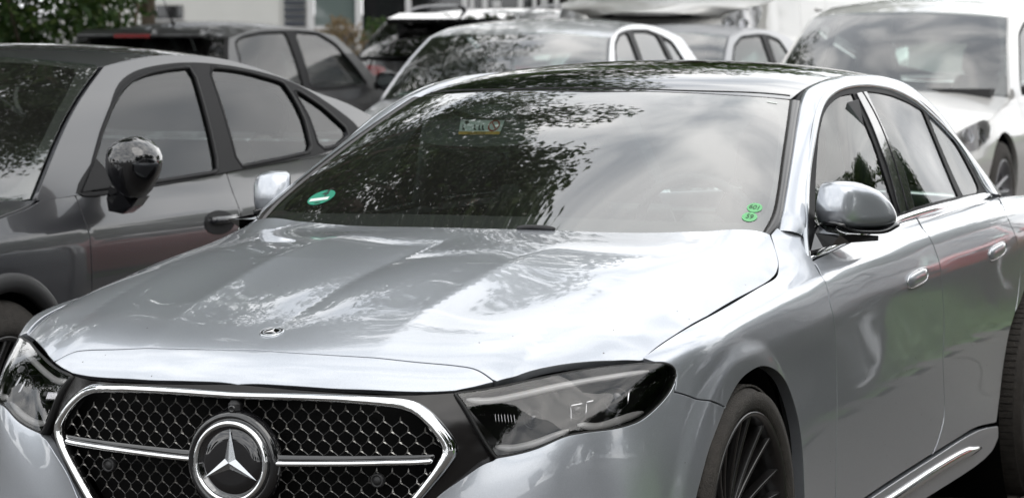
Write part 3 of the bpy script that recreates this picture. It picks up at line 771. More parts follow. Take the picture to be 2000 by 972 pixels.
# ---- windscreen
right_e = WS.huv([(1543, 196), (1535, 254), (1528, 300), (1517, 380), (1509, 417)]); 
wr = spl(np.vstack([right_e, WS.to2(np.array([[.735, 1.55, .995]]))]), 5)
wt = WS.huv([(1160, 179), (1250, 179.5), (1350, 182.5), (1450, 188), (1543, 196)]); wt[0][0] = 0
wt = spl(wt, 5)
wb = spl(WS.to2(np.array([[.735, 1.55, .995], [.5, 1.49, .995], [.25, 1.455, 1.0], [0, 1.445, 1.002]])), 5)
wh = loop(wt, wr, wb); ws_o = loop(wh, wh[::-1] * [-1, 1])
screen = put('windscreen', trim(WS, ws_o, sp=.03, gap=.001, rim=.006), GLASS_F, hero)
fi_t = WS.huv([(1160, 196), (1300, 199), (1400, 203), (1470, 208), (1505, 214)]); fi_t[0][0] = 0
fi_r = WS.huv([(1505, 214), (1519, 228), (1521, 250), (1516, 300), (1509, 350), (1502, 385), (1492, 412), (1475, 428)])
fi_b = WS.huv([(1475, 428), (1440, 431), (1300, 428), (1100, 421), (960, 418)]); fi_b[-1][0] = 0
fi = loop(spl(fi_t, 5), spl(fi_r, 5), spl(fi_b, 5)); fi = loop(fi, fi[::-1] * [-1, 1])
put('windscreen_border', trim(WS, inset(ws_o, .002), [fi], sp=.03, off=-.005, rim=0), M('frit_black', (.085, .072, .072), .6), screen)
# dark trim between glass and pillar, roof panel, rear screen
tl = WS.huv([(1501, 461), (1522, 437), (1533, 380), (1546, 300), (1553, 250), (1562, 199)])
tr3 = WS.to3(spl(tl, 5)); gl3 = WS.to3(spl(np.vstack([WS.huv([(1487, 459)]), right_e[::-1]]), 5)); tr3 = resample(tr3, n=30); gl3 = resample(gl3, n=30)
nn = WS.nrm(WS.to2(tr3))
V, F = grid(np.stack([gl3 - nn * .012, gl3 + nn * .001, (gl3 + tr3) / 2 + nn * .004, tr3 + nn * .003, tr3 - nn * .012], 1))
PILTRIM = M('pillar_trim_black', (.02, .018, .018), .3, 0, .5, .1)
for fl in (0, 1): put('pillar_trim', (V, F), PILTRIM, hero, fl)
# roof ditch / rail inner line (3-D), then cant rail loft
inner_px = [(1522, 437), (1534, 375), (1546, 300), (1553, 250), (1562.5, 199)]
inn = list(WS.hit(inner_px)) + [A3(.578, 2.42, 1.362), A3(.572, 2.55, 1.378), A3(.568, 2.75, 1.392), A3(.566, 3.0, 1.393), A3(.56, 3.3, 1.378), A3(.556, 3.6, 1.338), A3(.575, 3.9, 1.235), A3(.605, 4.2, 1.065), A3(.64, 4.45, .935)]
out_px = [(1575, 455), (1575, 382), (1588, 285), (1594, 240), (1603, 206), (1620, 182), (1642, 168.5), (1678, 161.5), (1720, 165), (1767, 181.5), (1812, 210), (1860, 262), (1908, 332), (1937, 378)]
outl = list(DLO.hit(out_px))
inn = [inn[0] + (inn[0] - inn[1]) * .10 + [-.004, 0, -.010]] + inn; outl = [outl[0] + (outl[0] - outl[1]) * .06 + [-.008, 0, -.004]] + outl
inn = resample(spl(inn, 6), n=90); outl = resample(spl(outl, 6), n=90)
# match by y so that sections stay square to the car
def at_y(P, ys):
    o = np.argsort(P[:, 1]); return np.stack([np.interp(ys, P[o, 1], P[o, k]) for k in range(3)], 1)
ys_i = np.linspace(inn[0, 1], inn[-1, 1], 80); ys_o = np.linspace(outl[0, 1], outl[-1, 1], 80)
I_, O_ = at_y(inn, ys_i), at_y(outl, ys_o)
rows = []
for t in np.linspace(0, 1, 9):
    b = math.sin(PI * t) ** .8
    P = I_ * (1 - t) + O_ * t
    ctr = A3(0, 0, .9)
    d = np.stack([np.full(80, .75), np.linspace(-.35, .1, 80), np.full(80, .62)], 1)
    rows.append(P + d * (.010 * b))
rows = [rows[0] + [-.004, .004, -.03]] + rows + [rows[-1] + [-.03, 0, -.004]]
V, F = grid(np.stack(rows, 1))
for fl in (0, 1): put('roof_pillar', (V, [f[::-1] for f in F]), SILVER, hero, fl)
roof_h = np.vstack([[[0, 2.2]], ROOF.huv([(1250, 179), (1350, 182), (1450, 187.5), (1545, 195)])])
roof_half = loop(spl(roof_h, 5), spl([(.572, 2.30), (.566, 2.45), (.558, 2.75), (.556, 3.0), (.55, 3.3), (.545, 3.6)], 5), spl([(.545, 3.6), (.3, 3.68), (0, 3.7)], 5))
roof_o = loop(roof_half, roof_half[::-1] * [-1, 1])
roof = put('roof', trim(ROOF, roof_o, sp=.035, gap=.004, rim=.02), BLACKGL, hero)
seamp = ROOF.to3(spl(np.vstack([[[0, 2.235]], ROOF.huv([(1350, 177), (1543, 186.5)])]), 8)); seamp = np.vstack([mir(seamp[::-1]), seamp[1:]])
V, F = sweep(seamp, (0, 0, 1), [(-.004, -.002), (-.004, .0012), (.004, .0012), (.004, -.002)]); put('roof_seal', (V, F), RUBBER, roof)
put('headliner', trim(ROOF, inset(roof_o, .01), sp=.08, off=-.04, rim=0), INTER, hero)
ditch = at_y(inn, np.linspace(2.3, 3.6, 40)) + [-.012, 0, -.004]
V, F = sweep(ditch, (0, 0, 1), [(-.014, -.012), (-.014, -.004), (.010, -.004), (.010, -.012)])
for fl in (0, 1): put('roof_ditch', (V, F), BLACKST, hero, fl)
corn = np.array([(.572, 2.30, 1.331), (.598, 2.30, 1.331), (.582, 2.40, 1.358), (.570, 2.40, 1.356)]) + [0, 0, .003]
# rear screen and boot, seen through the cabin and from behind
RSP = [(0, 3.68, 1.385), (0, 3.95, 1.28), (0, 4.2, 1.12), (0, 4.42, .965), (.54, 3.6, 1.33), (.56, 3.9, 1.23), (.6, 4.18, 1.07), (.62, 4.40, .935), (.3, 3.66, 1.372), (.33, 4.41, .958)]
RS = Surf(RSP, (0, .45, .9), lam=1e-4, sym=True)
rs = RS.to2(np.array(mir(np.array([(0, 3.70, 1.38), (.3, 3.68, 1.37), (.53, 3.62, 1.328), (.56, 3.9, 1.24), (.6, 4.18, 1.07), (.62, 4.38, .945), (.33, 4.40, .962), (0, 4.41, .97)]))))
rs = np.abs(rs[:, :1]) * [[1, 0]] + rs[:, 1:] * [[0, 1]]
rs = loop(rs, rs[::-1] * [-1, 1])
put('rear_screen', trim(RS, rs, sp=.05, rim=.005), GLASS_S, hero)
BOOTP = [(0, 4.40, .965), (0, 4.7, .95), (0, 4.86, .94), (.62, 4.38, .942), (.75, 4.42, .935), (.7, 4.75, .92), (.6, 4.84, .92)]
BT = Surf(BOOTP, (0, 0, 1), lam=1e-4, sym=True)
bo = loop(np.array([(0, 4.415), (.62, 4.40), (.745, 4.45), (.7, 4.75), (.55, 4.84), (0, 4.87)])); bo = loop(bo, bo[::-1] * [-1, 1])
put('boot_lid', trim(BT, bo, sp=.06, rim=.05), SILVER, hero)
tail = spl([(.9, 4.6), (.84, 4.78), (.6, 4.88), (0, 4.92)], 6); tail = np.vstack([tail, mir(np.c_[tail[::-1], np.zeros(len(tail))])[1:, :2]])
rows = [np.c_[tail, np.full(len(tail), z)] + [0, dy, 0] for z, dy in ((.25, 0), (.5, .02), (.75, .01), (.90, -.03), (.93, -.05))]
V, F = grid(np.stack(rows, 1)); put('rear_bumper', (V, F), SILVER, hero)

lin = MB()
for sx in (1, -1):
    q = [(.53, 3.25, 1.335), (.53, 3.66, 1.315), (.60, 4.40, .90), (.73, 3.85, .93), (.64, 3.62, 1.13), (.615, 3.35, 1.24)]
    lin.add([(sx * a, b, c) for a, b, c in q] + [(sx * (a - .03), b, c - .02) for a, b, c in q], [tuple(range(6)), tuple(range(6, 12))[::-1]] + [(i, 6 + i, 6 + (i + 1) % 6, (i + 1) % 6) for i in range(6)])
mbq = lin.out('inner_rear_pillar', INTER2, hero)
mb = MB(); mb.box((0, 3.62, 1.29), (1.0, .16, .03)); mb.out('rear_header', INTER2, hero)

# ---- side glazing
def D(*pix, n=5): return spl(DLO.huv(pix), n)
dlo_o = loop(D((1578, 480), (1574, 443), (1577, 382), (1585, 300), (1593, 246), (1600, 216), (1612, 191.5), (1633, 174), (1657, 166), (1678, 163), (1707, 164), (1738, 170), (1768, 183), (1801, 204), (1850, 251), (1879, 286), (1904, 325), (1924, 362), (1936, 377)),
             D((1936, 380), (1882, 396), (1841, 407), (1789, 422), (1747, 436), (1644, 477), (1590, 502)))
gA = loop(D((1667, 183), (1644, 187.5), (1624, 202), (1612, 220), (1606, 240), (1601, 265), (1598, 300), (1594, 400), (1592, 478)), D((1592, 478), (1640, 462), (1690, 441), (1753, 418)), D((1753, 418), (1722, 320), (1716, 300), (1690, 235), (1667, 183)))
gB = loop(D((1694, 178.5), (1743, 186.5), (1776, 200), (1801, 214.5)), D((1804, 217), (1838, 300), (1873, 383)), D((1873, 383), (1830, 393), (1788, 405)), D((1788, 405), (1763, 320), (1751, 300), (1720, 232), (1694, 178.5)))
gC = loop(D((1812, 221), (1848, 251), (1881, 302), (1911, 361), (1912, 375)), D((1912, 375), (1882, 381)), D((1882, 381), (1845, 300), (1812, 221)))
for fl in (0, 1):
    put('window_surround', trim(DLO, dlo_o, [gA, gB, gC], sp=.03, off=-.002, rim=.012, gap=.001), BLACKST, hero, fl)
    for nm, g in (('front_side_window', gA), ('rear_side_window', gB), ('quarter_window', gC)):
        put(nm, trim(DLO, g, sp=.04, off=-.006, rim=0, gap=-.004), GLASS_S, hero, fl)
# gloss cover of the B pillar
bp = loop(D((1672, 183), (1700, 240), (1723, 300), (1731, 320), (1757, 417)), D((1757, 417), (1770, 413)), D((1770, 413), (1745, 320), (1738, 300), (1712, 235), (1682, 180)))
bp2 = loop(D((1685, 180), (1715, 235), (1741, 300), (1748, 320), (1773, 412)), D((1773, 412), (1784, 407)), D((1784, 407), (1759, 320), (1747, 300), (1716, 232), (1691, 179)))
for fl in (0, 1):
    for q in (bp, bp2): put('pillar_cover', trim(DLO, q, sp=.03, off=.003, rim=.006, gap=.001), M('pillar_gloss', (.02, .02, .022), .12, 0, 1) if 'pillar_gloss' not in bpy.data.materials else bpy.data.materials['pillar_gloss'], hero, fl)
dlo_top = DLO.to3(D((1581, 508), (1577, 470), (1577, 382), (1585, 300), (1594, 246), (1601, 217), (1613, 193), (1634, 176), (1658, 168), (1678, 165.5), (1707, 166), (1738, 172), (1768, 185), (1800, 206), (1849, 253), (1878, 288), (1903, 327), (1923, 363), (1934, 377), n=6))
nd = DLO.nrm(DLO.to2(dlo_top))
V, F = sweep(dlo_top - nd * .002, nd, [(-.013, -.006), (-.012, .003), (-.006, .006), (.004, .0055), (.0085, .003), (.009, -.006)])
for fl in (0, 1): put('window_trim', (V, F), SATIN, hero, fl)
dlo_bot = DLO.to3(D((1581, 505), (1644, 474), (1700, 450), (1747, 433), (1789, 419), (1841, 404), (1882, 393), (1930, 380), n=6))
nd = DLO.nrm(DLO.to2(dlo_bot))
sc = np.ones(len(dlo_bot)); sc[:4] = (.3, .5, .75, .9); sc[-2:] = (.8, .4)
V, F = sweep(dlo_bot + nd * .004, nd, [(-.012, -.01), (-.0115, .002), (-.004, .007), (.006, .0065), (.0125, .001), (.0125, -.01)], scale=sc)
for fl in (0, 1): put('waist_trim', (V, F), CHROME, hero, fl)

# ---- door handles
for pix, w in ((((1770, 556), (1792, 542), (1813, 522)), .1), (((1933, 502), (1948, 490), (1965, 473)), .1)):
    c = SIDE.hit([pix[1]])[0]; n = SIDE.nrm(SIDE.to2(c[None]))[0]
    P0, P1 = SIDE.hit([pix[0], pix[2]]); ax_ = (P1 - P0) / np.linalg.norm(P1 - P0); ax_ = np.array([ax_[0], ax_[1], ax_[2] * .45]); ax_ /= np.linalg.norm(ax_); up_ = np.cross(n, ax_)
    ln = .108; pts = []
    for i, t in enumerate(np.linspace(0, 1, 15)):
        y = (t - .5) * ln * 2; h = .019 * (1 - abs(2 * t - 1) ** 4) ** .5 + .0008
        lift = .011 * (1 - abs(2 * t - 1) ** 6)
        row = []
        for a in np.linspace(0, PI, 9):
            row.append(c + ax_ * y + up_ * (math.cos(a) * h) + n * (math.sin(a) ** .6 * lift - .002))
        pts.append(row)
    V, F = grid(np.array(pts))
    for fl in (0, 1): put('door_handle', (V, F), SILVER if True else CHROME, hero, fl)
    rim_p = [c + ax_ * ((t - .5) * ln * 2.08) + up_ * s * (.0215 * (1 - abs(2 * t - 1) ** 4) ** .5) + n * .002 for t, s in [(t, 1) for t in np.linspace(0, 1, 15)] + [(t, -1) for t in np.linspace(1, 0, 15)[1:-1]]]
    V, F = tube(rim_p, .0014, 6, closed=True, up=n)
    for fl in (0, 1): put('handle_edge', (V, F), CHROME, hero, fl)

# ---- door mirrors
MU, MN = A3(.43, .903, 0), A3(.903, -.43, 0)          # folded in: the housing points back along the glass
MH = A3(.84, 1.85, 1.05)
def onplane(px, py, d):
    r = ray(px, py); return CAM_LOC + r * (((MH + MN * d - CAM_LOC) @ MN) / (r @ MN))
mo = [(1617, 412), (1620, 385), (1627, 363), (1636, 356), (1662, 354.5), (1690, 361), (1716, 378), (1735, 401), (1744, 424), (1741, 436), (1728, 443), (1700, 447), (1668, 448), (1640, 446), (1624, 436)]
MPl = spl([onplane(px, py, .0) for px, py in mo], 4, closed=True); mc = MPl.mean(0)
rows = [mc + (MPl - mc) * .9 - MN * .055, mc + (MPl - mc) * .985 - MN * .045, mc + (MPl - mc) * 1.0 - MN * .012]
for s in np.linspace(1, 0, 10):
    rows.append(mc + (MPl - mc) * s + MN * .050 * (1 - s ** 3.6) ** .55)
Gm = np.stack(rows, 0); Gm = np.concatenate([Gm, Gm[:, :1]], 1)
V, F = grid(Gm)
back = mc + (MPl - mc) * .89 - MN * .052
Pm = [onx(*p, .845) for p in ((1581, 500), (1596, 436))]
for fl in (0, 1):
    cap = put('door_mirror', (V, F), SILVER, hero, fl)
    emit('mirror_glass', (mir(back) if fl else back), [tuple(range(len(back)))], M('mirror_glass', (.7, .72, .74), .02, 1) if 'mirror_glass' not in bpy.data.materials else bpy.data.materials['mirror_glass'], cap, smooth=False)
    # lower shell and turn lamp strip
    lowr = spl([onplane(px, py, .01) for px, py in ((1622, 435), (1645, 449), (1680, 453), (1715, 450), (1744, 433))], 4)
    V2, F2 = sweep(lowr, MN, [(-.006, -.05), (-.008, .02), (-.003, .04), (.004, .036), (.007, -.05)], scale=np.r_[.5, np.ones(len(lowr) - 2), .3])
    put('mirror_underside', (V2, F2), BLACKGL, cap, fl)
    foot = [onx(*p, x) for p, x in (((1584, 489), .838), ((1592, 455), .825), ((1600, 440), .815), ((1614, 446), .85), ((1640, 458), .90), ((1672, 457), .925), ((1716, 460), .93), ((1716, 470), .93), ((1660, 474), .905), ((1625, 480), .875))]
    ft = np.array(foot); V3 = np.vstack([ft, ft + [-.03, .06, -.004]]); k = len(ft)
    F3 = [tuple(range(k))[::-1], tuple(range(k, 2 * k))] + [(i, (i + 1) % k, k + (i + 1) % k, k + i) for i in range(k)]
    V3 = V3 if not fl else mir(V3); F3 = F3 if not fl else [f[::-1] for f in F3]
    emit('mirror_foot', V3, F3, BLACKGL, cap, smooth=False)

# ---- wheels
def wheel_meshes(R=.345, rr=.282, w=.245, spokes=10, split=True):
    """returns meshes of tyre, rim, spoke pair, disc (axis +x outwards, centre at the hub, outer face at x=0)"""
    ty = lathe([(rr - .004, -.012), (rr + .004, .003), (rr + .012, .010), (rr + .03, .0145), (rr + .05, .012), (R - .012, -.002), (R - .003, -.016), (R, -.035), (R + .001, -w / 2), (R, -w + .03), (R - .01, -w + .008), (rr + .03, -w), (rr, -w + .02)], (0, 0, 0), (1, 0, 0), (0, 0, 1), 72)
    rm = lathe([(rr + .003, .0), (rr + .004, .006), (rr, .009), (rr - .008, .006), (rr - .012, -.006), (rr - .02, -.05), (rr - .03, -.10), (rr - .03, -w + .02)], (0, 0, 0), (1, 0, 0), (0, 0, 1), 72)
    return ty, rm
def spoke_mesh(r0, r1, w0, w1, x0, x1, th, skew=0.0):
    pts = []
    for t in np.linspace(0, 1, 7):
        r = r0 + (r1 - r0) * t; w = (w0 + (w1 - w0) * t) / 2; x = x0 + (x1 - x0) * t ** 1.5 ; off = skew * t
        pts.append([(x - th, off - w, r), (x - .002, off - w, r), (x + .002, off - w * .55, r), (x + .002, off + w * .55, r), (x - .002, off + w, r), (x - th, off + w, r)])
    return grid(np.array(pts))
TREAD = bpy.data.materials['tyre_rubber']
def wheel(parent, c, flip=False, R=.345, rr=.282, n_sp=10, mat_rim=None, w=.245, shared={}, style='fan', tread=True):
    mr = mat_rim or RIMBLK; key = (R, rr, n_sp, mr.name, style)
    if key not in shared:
        ty, rm = wheel_meshes(R, rr, w)
        def mk(nm, VF, mt, smooth=True):
            o = emit(nm, VF[0], VF[1], mt, None, smooth=smooth); me = o.data; bpy.data.objects.remove(o); return me
        d = {'tyre': mk('tyre', ty, TYRE), 'rim': mk('rim', rm, mr)}
        if style == 'fan':
            d['spokes'] = [(mk('spoke', spoke_mesh(.05, rr - .006, .011, .008, -.045, -.004, .024, sk), mr), a) for a, sk in [(k * 2 * PI / n_sp + o_, s_) for k in range(n_sp) for o_, s_ in ((-.06, .016), (.06, -.016))][:2]]
            d['pattern'] = [k * 2 * PI / n_sp for k in range(n_sp)]
        else:
            d['spokes'] = [(mk('spoke', spoke_mesh(.05, rr - .006, .03, .028, -.05, -.006, .03, sk), mr), a) for a, sk in ((-.14, .02), (.14, -.02))]
            d['pattern'] = [k * 2 * PI / n_sp for k in range(n_sp)]
        d['hub'] = mk('hub_cap', lathe([(0, -.026), (.028, -.027), (.032, -.03), (.06, -.038), (.066, -.05), (.07, -.09)], (0, 0, 0), (1, 0, 0), (0, 0, 1), 32), mr)
        d['disc'] = mk('brake_disc', lathe([(.06, -.115), (.18, -.115), (.182, -.12), (.182, -.14), (.06, -.14)], (0, 0, 0), (1, 0, 0), (0, 0, 1), 48), STEEL)
        # raised blocks on the tread shoulder
        tb = MB()
        if tread:
            for k in range(96):
                a = 2 * PI * k / 96; Rm = Matrix.Rotation(a, 3, 'X')
                for xx, wd, da in ((-.034, .05, 0), (-.10, .05, .04), (-.165, .05, 0), (-.215, .035, .04)):
                    R3 = np.array(Matrix.Rotation(a + da, 3, 'X')); tb.box(R3 @ A3(xx, 0, R + .0015), (wd, R * 2 * PI / 96 * .86, .0045), R3)
            d['tread'] = mk('tread', (np.vstack(tb.V), tb.F), TYRE, False)
        shared[key] = d
    d = shared[key]
    w_ = bpy.data.objects.new('wheel', d['tyre']); C.objects.link(w_); w_.parent = parent; w_.location = c
    if flip: w_.rotation_euler = (0, 0, PI)
    for nm, ky in (('rim', 'rim'), ('hub_cap', 'hub'), ('brake_disc', 'disc')):
        o = bpy.data.objects.new(nm, d[ky]); C.objects.link(o); o.parent = w_
    if 'tread' in d:
        o = bpy.data.objects.new('tread', d['tread']); C.objects.link(o); o.parent = w_; o['kind'] = 'stuff'
    for a0 in d['pattern']:
        for me, a in d['spokes']:
            o = bpy.data.objects.new('spoke', me); C.objects.link(o); o.parent = w_; o.rotation_euler = (a0 + a, 0, 0)
    return w_
for sx in (1, -1):
    for ay in (AX_F[1], AX_R[1]):
        wheel(hero, (sx * .925, ay, .345), sx < 0)
        V, F = lathe([(.43, .0), (.43, -.36), (.1, -.36)], (sx * .895, ay, .345), (sx, 0, 0), (0, 0, 1), 40, -PI * .42, PI * .42) if False else lathe([(.425, 0.0), (.425, -.36), (.05, -.36)], (sx * .890, ay, .345), (sx, 0, 0), (0, 0, 1), 48)
        put('wheel_housing', (V, F), VOID, hero)
# underside
mb = MB(); mb.box((0, 2.4, .21), (1.66, 4.6, .04)); mb.out('floor_pan', VOID, hero)
mb = MB(); mb.box((0, .62, .5), (1.0, .5, .5)); mb.out('engine_bay', VOID, hero)

# ---- cabin
def soft(name, secs, mat, parent):
    """loft through closed sections"""
    G_ = np.array(secs); G_ = np.concatenate([G_, G_[:, :1]], 1); V, F = grid(G_)
    k = G_.shape[1]; n = len(secs)
    F = F + [tuple(range(k - 1))[::-1], tuple((n - 1) * k + j for j in range(k - 1))]
    return emit(name, V, F, mat, parent)
def rrect(w, h, r=.4, k=16):
    return np.array([(w / 2 * np.sign(math.cos(a)) * abs(math.cos(a)) ** r, h / 2 * np.sign(math.sin(a)) * abs(math.sin(a)) ** r) for a in np.linspace(0, 2 * PI, k, endpoint=False)])
def seat(parent, x, y, zb=.30, mat=None, scale=1.0, headrest=True):
    mt = mat or INTER
    def sec(cx, cyy, cz, w, t, tilt):
        q = rrect(w, t); c, s = math.cos(tilt), math.sin(tilt)
        return np.array([(cx + a, cyy + b * c, cz + b * s) for a, b in q])
    base = soft('seat_base', [sec(x, y, zb, .50, .50, 0), sec(x, y, zb + .1, .54, .54, 0), sec(x, y + .02, zb + .2, .50, .50, 0)], mt, parent)
    bk = soft('seat_back', [sec(x, y + .26, zb + .12, .46, .16, .3), sec(x, y + .33, zb + .35, .50, .17, .3), sec(x, y + .42, zb + .60, .47, .13, .3), sec(x, y + .46, zb + .74, .34, .09, .3)], mt, parent)
    if headrest:
        soft('headrest', [sec(x, y + .46, zb + .75, .20, .06, .3), sec(x, y + .47, zb + .80, .27, .11, .3), sec(x, y + .49, zb + .90, .26, .11, .3), sec(x, y + .50, zb + .96, .20, .07, .3)], mt, parent)
    return base
for sx in (1, -1): seat(hero, sx * .37, 2.35)
seat(hero, -.42, 3.1, .20, headrest=False); seat(hero, .42, 3.1, .20, headrest=False)
dash = [np.array([(x, 1.56 + dy, .60), (x, 1.60 + dy, .90 + dz), (x, 1.78 + dy, .955 + dz), (x, 1.93, .945 + dz), (x, 2.02, .88), (x, 2.0, .60)]) for x, dy, dz in ((-.72, .06, -.03), (-.4, .01, 0), (0, 0, 0), (.37, .01, .035), (.55, .03, .02), (.72, .06, -.03))]
soft('dashboard', dash, INTER, hero)
st_c = A3(.37, 2.12, .96); sdv = A3(0, .9, .42); sdv /= np.linalg.norm(sdv)
V, F = lathe([(.182 + .014 * math.cos(a), .014 * math.sin(a)) for a in np.linspace(0, 2 * PI, 9)], st_c, sdv, (0, 0, 1), 40); put('steering_wheel', (V, F), INTER2, hero)
mb = MB(); mb.box(st_c, (.34, .03, .05), None, .01); mb.box(st_c + [0, .0, -.0], (.13, .05, .12), None, .02); mb.out('steering_boss', INTER2, hero)
mb = MB(); mb.box((0, 2.2, .30), (1.5, 2.6, .08)); mb.box((0, 1.6, .6), (1.5, .1, .7)); mb.box((0, 3.75, .6), (1.4, .1, .65)); mb.box((.76, 2.6, .65), (.06, 2.2, .55)); mb.box((-.76, 2.6, .65), (.06, 2.2, .55)); mb.box((0, 4.05, .88), (1.4, .75, .03)); mb.out('cabin_lining', INTER, hero)
for s_ in (1, -1):
    mb = MB()
    for t in np.linspace(0, 1, 2): pass
    V, F = tube([A3(s_ * .70, 2.62, 1.0), A3(s_ * .64, 2.60, 1.32)], .045, 6); put('inner_pillar', (V, F), INTER2, hero)
# mirror, sun visor, sensor box behind the screen
sensor = MB(); sensor.box((0, 2.06, 1.232), (.13, .13, .05), np.array(Matrix.Rotation(math.radians(25), 3, 'X')), .012); sensor.out('screen_sensor_box', BLACKPL, hero)
mb = MB(); mb.box((.0, 2.02, 1.19), (.24, .03, .065), np.array(Matrix.Rotation(math.radians(-10), 3, 'Z')), .012); im = mb.out('inner_mirror', BLACKPL, hero)

# ================================================================== the other parked cars
GROUND_PTS = [(0, -60, 0), (0, -10, 0), (-6, 0, 0), (6, 0, 0), (-4, 6, 0), (4, 6, 0), (-3.7, 11, .0), (-9, 16, .05), (.5, 13, .10), (4, 12, .05), (-6, 24, .0), (-2, 24, .30), (4, 26, .3), (-10, 40, .3), (-30, 40, .2), (20, 40, .4), (-30, 70, .5), (0, 70, .6), (-40, 0, 0), (40, 0, 0), (-90, 120, .6), (60, 120, .6), (0, 160, .6), (-140, -100, 0), (140, -100, 0), (150, 150, .6), (-150, 150, .6)]
GT_ = TPS(np.array(GROUND_PTS)[:, :2], np.array(GROUND_PTS)[:, 2], 5.0)
def gz(x, y): return float(GT_(np.array([[x, y]]))[0])

class Flank:
    """rounded-box lower body: u runs round the plan from nose centre to tail centre, z up"""
    def __init__(s, L, w, fd=.0, prof=None, nose=None, front_lean=.10):
        n = nose or [(0, 0), (.35, .012), (.62, .055), (.82, .15), (.94, .29), (.988, .48)]
        pl = [(a * w, b) for a, b in n] + [(w, .85), (w, L * .35), (w, L * .6), (.992 * w, L - .75), (.97 * w, L - .42), (.92 * w, L - .2), (.78 * w, L - .07), (.45 * w, L - .012), (0, L)]
        s.P = spl(pl, 10); s.s = np.r_[0, np.cumsum(np.linalg.norm(np.diff(s.P, axis=0), axis=1))]
        s.prof = np.array(prof); s.w = w; s.lean = front_lean; s.L = L
        i = np.argmin(np.abs(s.P[:, 1] - .9) + (s.P[:, 0] < .5) * 9); s.k = s.s[i] - s.P[i, 1]
    def U(s, y): return y + s.k
    def to3(s, uv):
        uv = np.asarray(uv, float); u = np.clip(uv[:, 0], -s.s[-1], s.s[-1]); z = uv[:, 1]; sg = np.sign(u + 1e-12); u = np.abs(u)
        x = np.interp(u, s.s, s.P[:, 0]); y = np.interp(u, s.s, s.P[:, 1])
        d = 1e-2; tx = np.interp(u + d, s.s, s.P[:, 0]) - np.interp(np.maximum(u - d, 0), s.s, s.P[:, 0]); ty = np.interp(u + d, s.s, s.P[:, 1]) - np.interp(np.maximum(u - d, 0), s.s, s.P[:, 1])
        l = np.hypot(tx, ty) + 1e-9; nx, ny = ty / l, -tx / l
        ins = np.interp(z, s.prof[:, 0], s.prof[:, 1])
        ins = ins + np.maximum(0, -ny) * s.lean * np.clip((z - .5) / .4, 0, 1.5) ** 2
        return np.stack([(x - nx * ins) * sg, y - ny * ins, z], 1)
    def nrm(s, uv):
        d = .012; p = s.to3(uv + [d, 0]) - s.to3(uv - [d, 0]); q = s.to3(uv + [0, d]) - s.to3(uv - [0, d])
        n = np.cross(p, q); return n / (np.linalg.norm(n, axis=1)[:, None] + 1e-12)
class Fn:
    def __init__(s, f, fl=1): s.f, s.fl = f, fl
    def to3(s, uv): return s.f(np.asarray(uv, float))
    def nrm(s, uv):
        d = .01; p = s.f(uv + [d, 0]) - s.f(uv - [d, 0]); q = s.f(uv + [0, d]) - s.f(uv - [0, d])
        n = np.cross(p, q) * s.fl; return n / (np.linalg.norm(n, axis=1)[:, None] + 1e-12)
def box2(a, b, c, d): return np.array([(a, c), (b, c), (b, d), (a, d)], float)
def rpoly(pts, n=5): return spl([np.array(p, float) for p in pts], n, closed=True)

